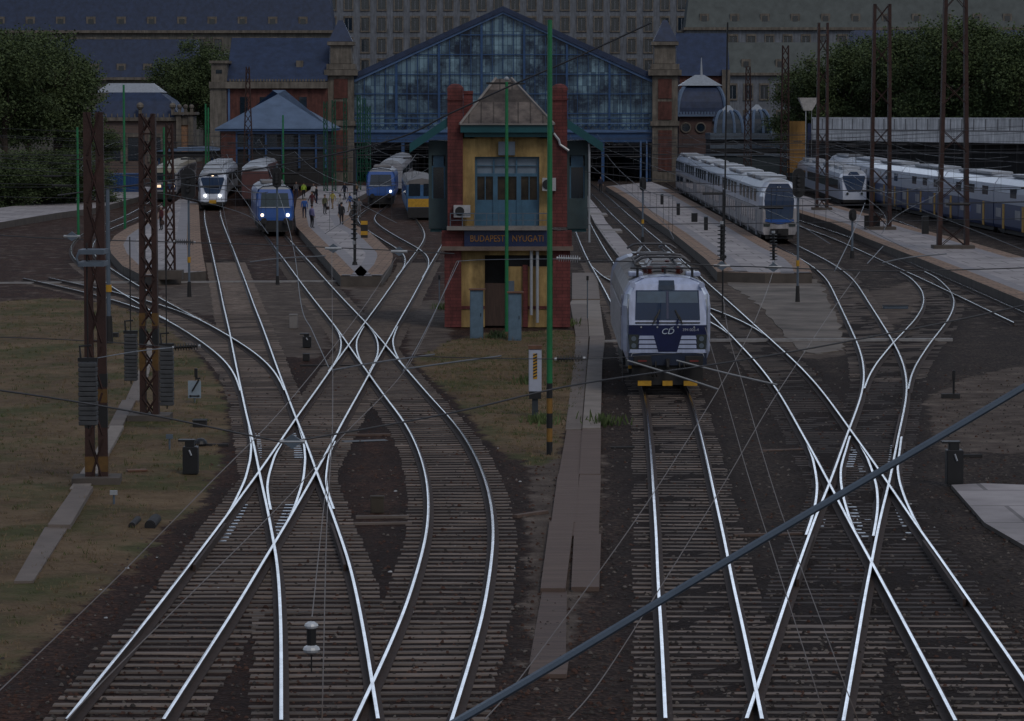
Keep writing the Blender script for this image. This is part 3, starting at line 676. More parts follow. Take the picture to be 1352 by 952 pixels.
# --- pavilion with zinc hipped roof
YP = 400.
pv = thing('platform_pavilion', 'low pavilion with pale hipped zinc roof, red brick pier and blue window frames', 'pavilion', A(360, 240, YP))
wpart('roof', (roofslope(283, 170, 438, 119, YP - .6, 22, 86, True), M_ZINC), pv)
part('eave', pv, M_IRONL, (284, 170.4, 437, 173, YP - .4, 20)); part('wall', pv, M_UNDER, (291, 173, 431, 242, YP + .5, 16))
part('brick_pier', pv, M_BRICK, (292, 173, 311, 242, YP, .5))
for x in (313, 330, 352, 374, 396, 418): part('window', pv, M_GLASS, (x, 178, x + 14, 194, YP + .3, .1))
part('window_frame', pv, M_IRON, *[(x, 173, x + 2.2, 222, YP + .15, .2) for x in (311, 328, 350, 372, 394, 416, 429)], (313, 194.4, 429, 197, YP + .18, .15), (313, 174, 429, 177, YP + .18, .15))
# --- left mansard house
YL = 478.
mh = thing('mansard_house', 'pinkish stone station house with dark mansard roof and stone ball finials on the left', 'house', A(190, 240, YL))
part('wall', mh, M_PINK, (118, 160, 232, 242, YL, 14)); part('cornice', mh, M_STONE, (116, 155, 236, 159.6, YL - .6, 15))
a = A(116, 155, YL); b = A(238, 155, YL); zt = A(0, 122, YL + 3).z; t = MB()
t.loft([[(a.x, YL, a.z), (b.x, YL, a.z), (b.x, YL + 14, a.z), (a.x, YL + 14, a.z)], [(a.x + 1.6, YL + 1.6, (a.z + zt) / 2 + .6), (b.x - 1.6, YL + 1.6, (a.z + zt) / 2 + .6), (b.x - 1.6, YL + 12.4, (a.z + zt) / 2 + .6), (a.x + 1.6, YL + 12.4, (a.z + zt) / 2 + .6)],
        [(a.x + 3, YL + 3.2, zt), (b.x - 3.4, YL + 3.2, zt), (b.x - 3.4, YL + 10.8, zt), (a.x + 3, YL + 10.8, zt)]])
rfm = wpart('roof', (t, M_SLATE), mh)
wpart('skylight', (roofslope(126, 122, 214, 110, YL + 3.4, 7.4, 14, True), mat('pale_skylight', (.32, .34, .38), .4)), rfm)
fr = MB()
for k in range(15): pb(fr, 124 + k * 7.6, 150, 125.4 + k * 7.6, 154.8, YL - .3, .15)
wpart('cresting', (fr, M_STONE), mh)
for x in (152, 176, 205): part('window', mh, M_GLASS, (x - 7, 182, x + 7, 212, YL - .08, .1)); part('window_surround', mh, M_STONE, (x - 10, 176, x + 10, 181, YL - .2, .25), (x - 10, 181.4, x - 7.4, 214, YL - .2, .25), (x + 7.4, 181.4, x + 10, 214, YL - .2, .25))
part('end_bay', mh, M_STONE, (233, 152, 239, 225, YL - 1, 5), (249, 152, 255, 225, YL - 1, 5), (239, 152, 249, 165, YL - .8, 5)); part('bay_panel', mh, mat('salmon_panel', (.3, .17, .1), .8), (239.2, 165, 248.8, 225, YL - .6, 4))
part('bay_parapet', mh, M_STONE, (229, 148, 258, 151.6, YL - 1.3, 6))
for x, y, rr in ((185, 140, 5), (228, 140, 4.5), (237, 141, 3.4), (245, 141, 3.4), (253, 141, 3.4)):
    t = MB(); t.sphere(A(x, y, YL - .5), rr * PX(YL), 10); pb(t, x - 2, y + rr - 1, x + 2, 152, YL - .7, .4); wpart('ball_finial', (t, M_STONE), mh)
cn = thing('platform_canopy', 'low platform canopy with pale curved roof behind the grey train', 'canopy', A(244, 240, 430))
t = MB(); z = A(0, 200, 430).z; xl, xr = A(204, 200, 430).x, A(286, 200, 430).x
t.loft([[(xl + (xr - xl) * u, yy, z + .5 * math.sin(math.pi * u)) for u, yy in ()] or [(xl, 430, z), (xl + 2, 430, z + .45), (xr - 2, 430, z + .55), (xr, 430, z + .1)], [(xl, 446, z), (xl + 2, 446, z + .45), (xr - 2, 446, z + .55), (xr, 446, z + .1)]])
wpart('roof', (t, M_ZINC), cn); part('valance', cn, M_UNDER, (206, 200.4, 284, 208, 430.4, .3))
for x in (210, 232, 256, 280): part('post', cn, M_IRON, (x - 1, 208, x + 1, 242, 431, .3))
# --- boulevard blocks beyond
def block(name, label, x0, x1, yc, yr, Y, wm, rm, wins, rows, dorm=()):
    o = thing(name, label, 'building', A((x0 + x1) / 2, 240, Y))
    part('wall', o, wm, (x0, yc, x1, 242, Y, 14)); part('cornice', o, M_STONE, (x0 - 2, yc - 4, x1 + 2, yc - .4, Y - .8, 15.6))
    a = A(x0, yc - 4, Y); b = A(x1, yc - 4, Y); zt = A(0, yr, Y + 3).z; t = MB()
    t.loft([[(a.x, Y, a.z), (b.x, Y, a.z), (b.x, Y + 14, a.z), (a.x, Y + 14, a.z)], [(a.x + 1, Y + 2.6, zt), (b.x - 1, Y + 2.6, zt), (b.x - 1, Y + 11.4, zt), (a.x + 1, Y + 11.4, zt)]])
    r = wpart('roof', (t, rm), o)
    for x in dorm:
        dq = part('dormer', r, M_STONE, (x - 6, yc - 22, x + 6, yc - 7, Y + .5, 2.4)); part('dormer_window', dq, M_GLASS, (x - 3.5, yc - 19, x + 3.5, yc - 8, Y + .44, .05))
    for ya, yb in rows:
        for x in wins:
            f = part('window', o, M_STONE, (x - 6.5, ya - 3, x + 6.5, ya - .5, Y - .2, .3), (x - 6.5, yb + .5, x + 6.5, yb + 2.5, Y - .25, .35), (x - 6.5, ya - .6, x - 5, yb + .6, Y - .2, .3), (x + 5, ya - .6, x + 6.5, yb + .6, Y - .2, .3))
            part('pane', f, M_GLASS, (x - 4.5, ya, x - .5, yb, Y - .06, .1), (x + .5, ya, x + 4.5, yb, Y - .06, .1))
    return o
block('apartment_block', 'grey beige boulevard block with dark mansard roof and dormers on the far left', -60, 262, 106, 52, 640, M_PLAST, M_SLATE, [-30, 0, 30, 60, 90, 115, 148, 180, 214, 246], [(116, 136), (154, 176)], (-30, 0, 30, 60, 92, 125, 160, 195, 228))
block('apartment_block', 'yellowish block with low roof between the dark tree and the station wing', 264, 330, 88, 70, 660, M_STONE, M_ROOFG, [280, 302], [(100, 118)])
block('apartment_block', 'pale grey block with grey green roof and paired windows behind the domes', 946, 1120, 100, 56, 650, M_PLASTG, M_ROOFG, [967, 988, 1009, 1031, 1056, 1080], [(113, 130), (148, 168)], (985, 1030, 1070))
block('apartment_block', 'tall dim block rising behind the trees on the far right', 1124, 1420, 74, 40, 700, M_PLAST, M_SLATE, [1150, 1190, 1230, 1270, 1310, 1350], [(84, 102), (118, 136)])
block('apartment_block', 'tallest boulevard block rising far behind the mansard house on the left', -90, 440, 44, -6, 760, M_PLAST, M_SLATE, [k * 24 for k in range(-3, 18)], [(52, 66), (76, 90)], [k * 40 for k in range(-1, 11)])
block('apartment_block', 'tallest pale block rising far behind the domes and trees on the right', 905, 1430, 40, -8, 780, M_PLASTG, M_ROOFG, [920 + k * 24 for k in range(21)], [(48, 62), (72, 86)], [930 + k * 40 for k in range(12)])
block('apartment_block', 'broad dim city block filling the skyline behind the glass gable', 425, 925, -14, -60, 840, M_PLASTG, M_SLATE, [438 + k * 22 for k in range(22)], [(-4, 12), (24, 40), (52, 68), (80, 92)])
# --- domes right of the hall
YD = 472.
dm = thing('domed_pavilion', 'dark domed station pavilion with pale cap, spike finial and two round windows', 'pavilion', A(925, 240, YD))
part('wall', dm, mat('brown_brick', (.09, .055, .05), .85, 0, .3, 1.), (896, 154, 962, 242, YD, 12))
fr = MB(); pb(fr, 893, 151, 965, 153.8, YD - .7, 13)
for k in range(18): pb(fr, 894 + k * 4, 147.5, 896.4 + k * 4, 150.8, YD - .6, .2)
wpart('frilled_cornice', (fr, M_ZINC), dm)
def dome(x0, x1, yb, yt, Y, d, flat=.55, nb=8):
    a = A(x0, yb, Y); b = A(x1, yb, Y); zt = A(0, yt, Y + d / 2).z; lp = []
    for k in range(nb):
        th = math.pi / 2 * k / (nb - 1); s = flat + (1 - flat) * math.cos(th); z = a.z + (zt - a.z) * math.sin(th)
        cx = (a.x + b.x) / 2; hw = (b.x - a.x) / 2 * s; hd = d / 2 * s
        lp.append([(cx - hw, Y + d / 2 - hd, z), (cx + hw, Y + d / 2 - hd, z), (cx + hw, Y + d / 2 + hd, z), (cx - hw, Y + d / 2 + hd, z)])
    return MB().loft(lp), lp
t, lp = dome(895, 958, 150.8, 113, YD, 11.5); dr = wpart('dome', (t, M_SLATE), dm)
rb = MB()
for c in (0, 1): rb = MB(); rb.tube([Vector(l[c]) + Vector((0, -.05, .05)) for l in lp], .28, 6); wpart('dome_rib', (rb, M_ZINC), dr)
wpart('cap', (roofslope(898, 113, 954, 99, YD + 1.2, 9.5, 22, True), mat('pale_cap', (.3, .33, .37), .45)), dm)
t = MB(); t.tube([A(926, 100, YD + 6), A(926, 76, YD + 6)], [.22, .05], 6); wpart('finial', (t, M_LGREY), dm)
for x in (905.5, 925):
    t = MB(); c = A(x, 168.5, YD - .1); t.cyl(c, c + Vector((0, .3, 0)), 5.6 * PX(YD), n=16); wpart('round_window', (t, M_GLASS), dm)
    t = MB(); t.tube([c + Vector((math.cos(u * math.pi / 8), 0, math.sin(u * math.pi / 8))) * 6.3 * PX(YD) for u in range(17)], .12, 5); wpart('round_surround', (t, M_STONE), dm)
rw = thing('station_wing', 'navy slate roofed station wing partly hidden behind the right corner tower', 'station wing', A(930, 240, 500))
part('wall', rw, M_BRICK, (897, 100, 962, 242, 500, 14)); wpart('roof', (roofslope(895, 100, 964, 44, 499.5, 15), M_SLATE), rw)
part('corner_pier', rw, M_STONE, (953, 92, 964, 200, 499, 4))
YS = 440.
sd_ = thing('small_domed_hall', 'small glazed hall with two low arched domes on a blue grey terrace', 'pavilion', A(982, 240, YS))
part('terrace_wall', sd_, M_GREY, (938, 176, 1026, 184, YS - .5, 12), (938, 190, 1044, 196, YS - 2, 1)); part('terrace_base', sd_, M_UNDER, (938, 184, 1026, 242, YS, 11))
for x0, x1, yt in ((944, 981, 143), (984, 1018, 142)):
    t, lp = dome(x0, x1, 176, yt + 4, YS, 9, .45); d_ = wpart('dome', (t, M_GLASS), sd_)
    rb = MB()
    for c in (0, 1): rb.tube([Vector(l[c]) + Vector((0, -.05, .05)) for l in lp], .22, 6)
    mid = [(Vector(l[0]) * .3 + Vector(l[1]) * .7 + Vector((0, -.06, .04))) for l in lp]; rb.tube(mid, .2, 6)
    mid = [(Vector(l[0]) * .7 + Vector(l[1]) * .3 + Vector((0, -.06, .04))) for l in lp]; rb.tube(mid, .2, 6)
    wpart('dome_rib', (rb, M_ZINC), d_)
    wpart('cap', (roofslope((x0 * 2 + x1) / 3 - 3, yt + 4.4, (x0 + x1 * 2) / 3 + 3, yt - 4, YS + 2.2, 4.6, 7, True), mat('pale_cap', (.3, .33, .37), .45)), sd_)
# --- dark fence wall at the foot of the right hand buildings
fw = thing('boundary_wall', 'long dark blue grey wall below the domes behind the double deck train', 'wall', A(970, 240, 425))
part('wall', fw, mat('dark_teal_wall', (.025, .035, .042), .8, 0, .3, .5), (897, 206, 1060, 244, 425, .4)); part('coping', fw, M_GREY, (897, 203, 1060, 205.8, 424.8, .8))
# --- elevated road with pale parapet on the right
ro = thing('elevated_road', 'pale concrete parapet of the raised road under the trees on the right', 'viaduct')
def obox(mb, P, Q, z0, z1, th, mi=0):
    P = Vector(P); Q = Vector(Q); d = (Q - P); d.z = 0; d.normalize(); n = Vector((-d.y, d.x, 0)) * th
    if n.y < 0: n = -n
    mb.loft([[(P.x, P.y, z0), (P.x + n.x, P.y + n.y, z0), (P.x + n.x, P.y + n.y, z1), (P.x, P.y, z1)], [(Q.x, Q.y, z0), (Q.x + n.x, Q.y + n.y, z0), (Q.x + n.x, Q.y + n.y, z1), (Q.x, Q.y, z1)]], mi); return mb
ra = A(1072, 155, 392); rb_ = A(1470, 158, 330); ra.z = rb_.z = 0; zt = 8.9
M_PAR = mat('pale_parapet', (.78, .76, .76), .85, 0, .2, .35, streak=(.6, .6, 3), stain=.4)
wpart('parapet', (obox(MB(), ra, rb_, zt - 2.75, zt - .12, .4), M_PAR), ro)
wpart('coping', (obox(MB(), ra - Vector((0, .12, 0)), rb_ - Vector((0, .12, 0)), zt - .118, zt + .05, .7), M_PAR), ro)
pn = MB()
for k in range(26):
    p = ra.lerp(rb_, k / 26) - Vector((0, .07, 0)); q = ra.lerp(rb_, (k + .09) / 26) - Vector((0, .07, 0)); obox(pn, p, q, zt - 1.35, zt - .13, .069)
obox(pn, ra - Vector((0, .06, 0)), rb_ - Vector((0, .06, 0)), zt - 1.5, zt - 1.36, .059)
wpart('parapet_panel_ribs', (pn, mat('parapet_joint_grey', (.25, .24, .24), .9)), ro)  # darker grey ribs mark the panel joints
wpart('deck', (obox(MB(), ra + Vector((0, .42, 0)), rb_ + Vector((0, .42, 0)), zt - 2.75, zt - 2.0, 14), M_CONC), ro)
wpart('back_wall', (obox(MB(), ra + Vector((0, 7, 0)), rb_ + Vector((0, 7, 0)), -.3, zt - 2.76, .5), M_UNDER), ro)
for k in range(20):
    p = ra.lerp(rb_, (k + .5) / 20) + Vector((0, .7, 0)); t = MB(); t.bx((p.x - .14, p.y, -.3), (p.x + .1, p.y + .3, zt - 2.76)); wpart('column', (t, M_UNDER), ro)
# ochre panels and funnel shaped lamp
op = thing('ochre_hoarding', 'tall ochre boarded hoarding beside the raised road', 'hoarding', A(1050, 230, 398)); part('boards', op, M_ORANGE, (1040, 160, 1063, 228, 398, .5)); part('dark_panel', op, M_NAVY, (1066, 163, 1078, 226, 398.4, .4))
fl = thing('funnel_light', 'white funnel shaped light mast standing above the ochre hoarding', 'lamp', A(1066, 230, 394))
t = MB(); c = A(1068, 128, 394); e = A(1067, 146, 394)
for z, w_ in (): pass
t.loft([[(e.x - .5, 394, e.z), (e.x + .5, 394, e.z), (e.x + .5, 395, e.z), (e.x - .5, 395, e.z)], [(c.x - 1.25, 393.4, c.z - .1), (c.x + 1.25, 393.4, c.z - .1), (c.x + 1.25, 395.8, c.z - .1), (c.x - 1.25, 395.8, c.z - .1)]]); wpart('funnel', (t, mat('white_funnel', (.55, .52, .5), .6)), fl)
part('post', fl, M_LGREY, (1063, 146.4, 1064.6, 230, 394.2, .2), (1071, 146.4, 1072, 230, 394.2, .2))

# ---------------------------------------------------------------- platforms and paths
M_PAVE = mat('platform_asphalt', (.34, .31, .315), .85, 0, .35, .35, .1, 12., joint=(2.4, 3.2, .06))
M_EDGE = mat('orange_edge_paving', (.25, .155, .1), .85, 0, .35, 1.2, joint=(1., 1., .05))
M_TACT = mat('dark_tactile_strip', (.25, .235, .25), .85, 0, .2, 1.)
M_KERB = mat('platform_wall', (.09, .075, .065), .9, 0, .3, 1.)
def ribbon(mb, pts, d0, d1, z, mi=0):
    a = offset(pts, d0); b = offset(pts, d1); n = len(pts)
    mb.add([(p.x, p.y, z) for p in a] + [(p.x, p.y, z) for p in b], [(i, i + 1, n + i + 1, n + i) for i in range(n - 1)], mi)
def platform(name, px, z, edges, lab=None, ss=1):
    P = [G(x, y, z) for x, y in px]
    mb = MB(); mb.ext([(p.x, p.y) for p in P], -.34, z, 1, 0)
    o = tag(obj(name, (mb, [M_PAVE, M_KERB])), kind='structure')
    for i0, i1, s in edges:
        q = P[i0:i1 + 1]; m1 = MB(); ribbon(m1, q, 0, s * 1.0, z + .005); obj('edge_paving', (m1, M_EDGE), o)
        m2 = MB(); ribbon(m2, q, s * 1.0, s * 1.75, z + .006); obj('tactile_strip', (m2, M_TACT), o)
    return o
platform('platform', [(262, 268), (262.5, 275), (265, 316), (268.5, 340), (272, 358), (230, 361), (200, 363.5), (185.5, 362.4), (162, 351), (147, 334.7), (143.5, 323), (151, 311.6), (169, 300), (190, 291), (214, 278), (238, 262)], .38, [(0, 4, 1), (7, 14, 1)])
platform('platform', [(392, 262), (389, 280), (391, 299), (400, 308.5), (425, 336), (449.7, 364.7), (503.6, 364.7), (516, 349), (519, 339), (518, 333.6), (509.5, 326), (488.8, 307), (471, 298), (460, 284), (470, 262), (500, 246), (420, 244)], .38, [(0, 5, -1), (5, 6, -1), (6, 13, -1)])
platform('platform', [(800, 246), (826, 262), (848, 280), (888, 307), (932, 342), (947, 359), (1010, 361), (1072, 361), (1068, 351), (1055.5, 340.6), (1023, 325.8), (954, 287), (884, 249.5), (860, 240)], .38, [(0, 5, -1), (5, 7, -1), (7, 12, -1)])
platform('platform', [(1040, 276), (1057, 281.4), (1103, 296), (1143, 314), (1220, 343.6), (1276, 366), (1352, 397), (1400, 420), (1420, 366), (1352, 340), (1276, 318), (1220, 304), (1168, 289), (1094, 268), (1060, 258)], .38, [(0, 6, -1), (9, 13, -1)])
platform('platform', [(-40, 300), (76, 281), (130, 274), (190, 258), (208, 248), (190, 246), (130, 254), (76, 264), (-40, 280)], .38, [])
platform('paved_strip', [(794, 280), (800, 292), (818, 312), (838, 336), (826, 350), (804, 322), (786, 296), (772, 268), (774, 256)], -.02, [])
for x0, y0, x1, y1 in ((779, 281, 800, 283.5), (794, 302, 819, 305)):
    a = G(x0, y1, -.015); b = G(x1, y0, -.015); t = MB(); t.bx((a.x, a.y, -.2), (b.x, b.y, -.012)); tag(obj('pale_slab', (t, M_CONC)), 'pale crossing slab on the paved strip, the %s one' % ('farther' if y0 < 290 else 'nearer'), 'slab')
platform('paved_strip', [(1256, 640), (1300, 638), (1352, 640), (1400, 700), (1352, 720), (1300, 690)], -.1, [])
# concrete apron between the crossings on the right
ap_ = [(G(x, y, -.19).x, G(x, y, -.19).y) for x, y in [(950, 368), (1076, 368), (1084, 376), (1097, 400), (1110, 440), (1113, 462), (1085, 468), (1058, 464), (1030, 436), (1004, 404), (978, 386)]]; q_ = []
for (xa, ya), (xb, yb) in zip(ap_, ap_[1:] + ap_[:1]):
    for k in range(9): q_.append((xa + (xb - xa) * k / 9 + rnd(-.16, .16), ya + (yb - ya) * k / 9 + rnd(-.6, .6)))
t = MB(); t.ext(q_, -.3, -.172)
tag(obj('concrete_apron', (t, mat('dusty_concrete', (.085, .067, .055), .9, 0, .4, .3, .15, 9., (.25, .21, .178)))), kind='structure')
# slab paths
def slabpath(rows, m, nm, z=-.13, gap=.035, lip=.06):
    mb = MB()
    for (ya, la, ra_), (yb, lb, rb2) in zip(rows[:-1], rows[1:]):
        n = max(1, int((rowY(ya) - rowY(yb)) / 1.0))
        for k in range(n):
            u0, u1 = k / n, (k + 1) / n
            Ya = rowY(ya) + (rowY(yb) - rowY(ya)) * u0; Yb = rowY(ya) + (rowY(yb) - rowY(ya)) * u1
            X = lambda y, a, b, u: None
            f = lambda p, q, u, yy0, yy1: G(p, yy0).x * (1 - u) + G(q, yy1).x * u
            xl0, xl1 = f(la, lb, u0, ya, yb), f(la, lb, u1, ya, yb); xr0, xr1 = f(ra_, rb2, u0, ya, yb), f(ra_, rb2, u1, ya, yb)
            j = rnd(-.08, .08); zz = z + rnd(-.035, .035)
            sk = rnd(-.03, .03)
            mb.loft([[(xl0 + j, Ya - gap, zz - .18), (xl1 + j, Yb + gap, zz - .18), (xr1 + j, Yb + gap + sk, zz - .18), (xr0 + j, Ya - gap + sk, zz - .18)], [(xl0 + j, Ya - gap, zz), (xl1 + j, Yb + gap, zz), (xr1 + j, Yb + gap + sk, zz + rnd(-.015, .015)), (xr0 + j, Ya - gap + sk, zz)]], random.choice((0, 0, 1)))
    return tag(obj(nm, (mb, m)), kind='structure')
M_S1 = mat('path_slab', (.17, .138, .12), .85, 0, .25, .8, .2, 12.); M_S2 = mat('path_slab_pale', (.24, .205, .18), .85, 0, .25, .8, .2, 12.)
M_B1 = mat('path_board', (.125, .084, .067), .85, 0, .3, .9, .2, 12., streak=(.6, 6, 1)); M_B2 = mat('path_board_dull', (.105, .072, .06), .85, 0, .3, .9, .2, 12., streak=(.6, 6, 1))
slabpath([(358, 757, 790), (392, 757, 794), (398, 753, 793)][::-1], [M_S1, M_S2], 'path')
slabpath([(560, 748, 769), (470, 759, 776), (440, 761, 778), (398, 754, 775)], [M_S1, M_S2], 'path'); slabpath([(560, 771, 795), (470, 778, 797), (440, 780, 800), (398, 777, 794)], [M_S1, M_S2], 'path', -.12)
slabpath([(880, 691, 742), (862, 697, 745), (770, 714, 747), (683, 726, 758), (620, 735, 763), (562, 746, 768)], [M_B1, M_B2], 'path'); slabpath([(768, 751, 788), (700, 755, 791), (620, 766, 794), (562, 770, 795)], [M_B1, M_B2], 'path', -.12)
slabpath([(760, 20, 45), (690, 60, 90), (640, 95, 120), (600, 122, 142), (560, 146, 164), (525, 164, 182), (490, 180, 195), (440, 196, 207)], [M_S1, M_S2], 'path', -.07)

# ---------------------------------------------------------------- trees
M_LEAF = mat('leaf_dark', (.05, .075, .026), .8, 0, .3, .5); M_LEAF2 = mat('leaf_mid', (.065, .095, .033), .8, 0, .3, .5); M_LEAF3 = mat('leaf_light', (.085, .12, .04), .8, 0, .3, .5); M_BARK = mat('bark', (.06, .045, .035), .9)
def crown(lobes, n, leaf):
    mb = MB(); tot = sum(r ** 2 for *_, r in lobes)
    for cx, cy, cz, r in lobes:
        sub = [(rnd(-1, 1), rnd(-1, 1), rnd(-1, 1)) for _ in range(9)]
        for k in range(int(n * r * r / tot)):
            if random.random() < .75:
                s = random.choice(sub); l = math.sqrt(sum(c * c for c in s)) or 1; f = rnd(.55, .95)
                d = Vector([c / l * f + random.gauss(0, .17) for c in s]); 
            else:
                d = Vector((random.gauss(0, 1), random.gauss(0, 1), random.gauss(0, 1))); d = d.normalized() * rnd(.5, 1.02)
            p = Vector((cx, cy, cz)) + Vector((d.x * r, d.y * r, d.z * r * .85))
            u = Vector((random.gauss(0, 1), random.gauss(0, 1), random.gauss(0, .6))).normalized(); v = u.cross(Vector((random.gauss(0, 1), random.gauss(0, 1), random.gauss(0, 1)))).normalized()
            s1, s2 = leaf * rnd(.5, 1.1), leaf * rnd(.35, .7)
            mb.add([p - u * s1, p - v * s2, p + u * s1, p + v * s2], [(0, 1, 2, 3)], random.choices((0, 1, 2), (4, 4, 1.6))[0])
    return mb
def tree_proto(name, label, loc, h, w, n, leaf, seed, group):
    random.seed(seed)
    o = thing(name, label, 'tree', loc, 0, group)
    lobes = [(0, 0, h * .62, w * .5)] + [(math.cos(a) * w * rnd(.22, .42), math.sin(a) * w * rnd(.22, .42), h * rnd(.38, .82), w * rnd(.22, .36)) for a in [k * 6.28 / 9 + rnd(-.3, .3) for k in range(9)]] + [(rnd(-.1, .1) * w, 0, h * .85, w * .28)]
    obj('crown', (crown(lobes, n, leaf), [M_LEAF, M_LEAF2, M_LEAF3]), o)
    t = MB(); t.tube([(0, 0, -.3), (.1, 0, h * .2), (.2, .1, h * .45), (.1, .2, h * .75)], [.42, .34, .24, .08], 8)
    for a in range(5):
        th = a * 1.3 + rnd(0, .5); t.tube([(.15, .05, h * (.28 + .05 * a)), (math.cos(th) * w * .18, math.sin(th) * w * .18, h * (.45 + .05 * a)), (math.cos(th) * w * .34, math.sin(th) * w * .34, h * (.55 + .06 * a))], [.17, .12, .04], 6)
    obj('trunk', (t, M_BARK), o)
    random.seed(seed + 99)
    return o
def tp(x, Y, z=0): p = A(x, 200, Y); return (p.x, Y, z)
gl = 'dark trees on the left beside the tracks'; gr_ = 'trees behind the raised road'
t1 = tree_proto('broadleaf_tree', 'tall dark tree at the left edge nearest the pinkish station house', tp(72, 330), 18.5, 10, 26000, .19, 3, gl)
t2 = tree_proto('broadleaf_tree', 'tall rounded green tree at the right end of the raised road parapet', tp(1190, 420, 0), 20.5, 13, 32000, .22, 5, gr_)
dup(t1, tp(8, 322), 1.9, 'broad dark tree beyond the left edge masts', gl); dup(t1, tp(40, 352), 3.4, 'dark tree filling the gap between the two left edge trees', gl)
for x_, Y_, rz_, lab in ((96, 326, 1.1, 'low dark shrub mass left of the mansard house'), (62, 320, 2.3, 'low dark shrub behind the nearest mast'), (24, 316, 4., 'low dark shrub at the far left edge')):
    x = dup(t1, (A(x_, 200, Y_).x, Y_, -3.2), rz_, lab, gl); x.scale = (.95, .8, .5)
x = dup(t1, tp(112, 352), 4.6, 'lower dark bush like tree at the foot of the left masts', gl); x.scale = (.75, .7, .5)
x = dup(t1, tp(254, 520), 2.4, 'dark rounded tree between the mansard house and the station wing', gl); x.scale = (1.25, 1.1, 1.19)
x = dup(t1, tp(270, 545), .6, 'darker tree half hidden behind the pale corner turret', gl); x.scale = (1.1, 1, 1.05)
for x_, Y_, s_, rz_, lab in ((1070, 428, .8, 1, 'leftmost green tree of the row behind the raised road'), (1116, 424, .93, 2.2, 'bright green tree behind the parapet just right of the funnel light'), (1150, 436, 1.0, 3.3, 'dark tree behind the second brown mast'), (1240, 410, 1.02, 4.1, 'dense tree behind the tallest brown mast'), (1290, 405, 1.08, 5.2, 'tree at the right edge over the parapet'), (1345, 400, 1.0, .4, 'rightmost tree over the parapet'), (1046, 445, .5, 2.9, 'small green tree beside the pale grey block')):
    o = dup(t2, tp(x_, Y_), rz_, lab, gr_); o.scale = (s_, s_, s_)
random.seed(21)
# ---------------------------------------------------------------- trains
M_NAVYP = mat('navy_loco_paint', (.006, .012, .065), .3, 0, .3, 1., coat=.4)
M_LOCOW = mat('white_loco_paint', (.45, .51, .7), .32, 0, .12, 1.6, coat=.4, stain=.22)
M_LOCOS = mat('silver_grey_side', (.24, .225, .24), .5, .1, .3, .8, stain=.4)
M_BLUEL = mat('bright_blue_paint', (.02, .09, .34), .35, 0, .12, 1., coat=.3)
M_ROOFL = mat('pale_train_roof', (.34, .36, .4), .5, 0, .2, .7)
M_ROOFD = mat('dull_train_roof', (.16, .15, .15), .7, 0, .35, .7)
M_BROWN = mat('maroon_coach_paint', (.1, .04, .038), .5, 0, .25, .8)
M_GREYC = mat('grey_coach_paint', (.3, .3, .33), .5, 0, .2, .7)
M_SIDEW = mat('offwhite_side', (.34, .32, .33), .5, 0, .3, .6, stain=.4)
M_DBLUE = mat('deep_blue_side', (.022, .045, .13), .45, 0, .2, .8)
M_REDM = mat('dull_red_paint', (.16, .02, .018), .6)

def heading(p, q): d = q - p; return math.atan2(-d.x, d.y)
class Path:
    def __init__(s, px, z=0.):
        s.p = [G(x, y, z) for x, y in px]
        for _ in range(2):           # Chaikin smoothing
            q = [s.p[0]]
            for a, b in zip(s.p[:-1], s.p[1:]): q += [a.lerp(b, .25), a.lerp(b, .75)]
            s.p = q + [s.p[-1]]
    def at(s, d):
        for a, b in zip(s.p[:-1], s.p[1:]):
            l = (b - a).length
            if d <= l: return a.lerp(b, d / l)
            d -= l
        return b + (b - a).normalized() * d
def full(half):  # half profile [(x,z)..] from bottom to top centre -> closed loop
    return [(x, z) for x, z in half] + [(-x, z) for x, z in half[::-1] if x > 1e-6]
def body(prof, y0, y1, mats_i, nose=None):
    """prof: closed loop (x,z); mats_i(x0,z0,x1,z1)->material index; nose: (yfun,kx) adds a shaped nose in front of y0"""
    mb = MB(); n = len(prof)
    loops = []
    if nose:
        yf, kx = nose
        loops.append([(x * kx(z) * .97, yf(z) , z) for x, z in prof])
        loops.append([(x * (kx(z) * .6 + .4) , yf(z) * .55 + y0 * .45 + .12, z) for x, z in prof])
    loops += [[(x, y0, z) for x, z in prof], [(x, y1, z) for x, z in prof]]
    mis = [mats_i((prof[i][1] + prof[(i + 1) % n][1]) / 2, abs(prof[i][0] + prof[(i + 1) % n][0]) / 2) for i in range(n)]
    mb.loft(loops, caps=False, mis=mis)
    # caps as strips between mirrored points so the front can be banded by height
    h = n // 2
    for e, L_ in ((0, loops[0]), (1, loops[-1])):
        o = len(mb.v); mb.v += [Vector(p) for p in L_]
        for i in range(h):
            a, b, c, d = i, i + 1, n - 2 - i, n - 1 - i
            if i + 1 > n - 2 - i: continue
            f = [o + a, o + b, o + c, o + d] if b != c else [o + a, o + b, o + d]
            mb.f.append(f if e else f[::-1]); mb.m.append(mis[i])
    return mb
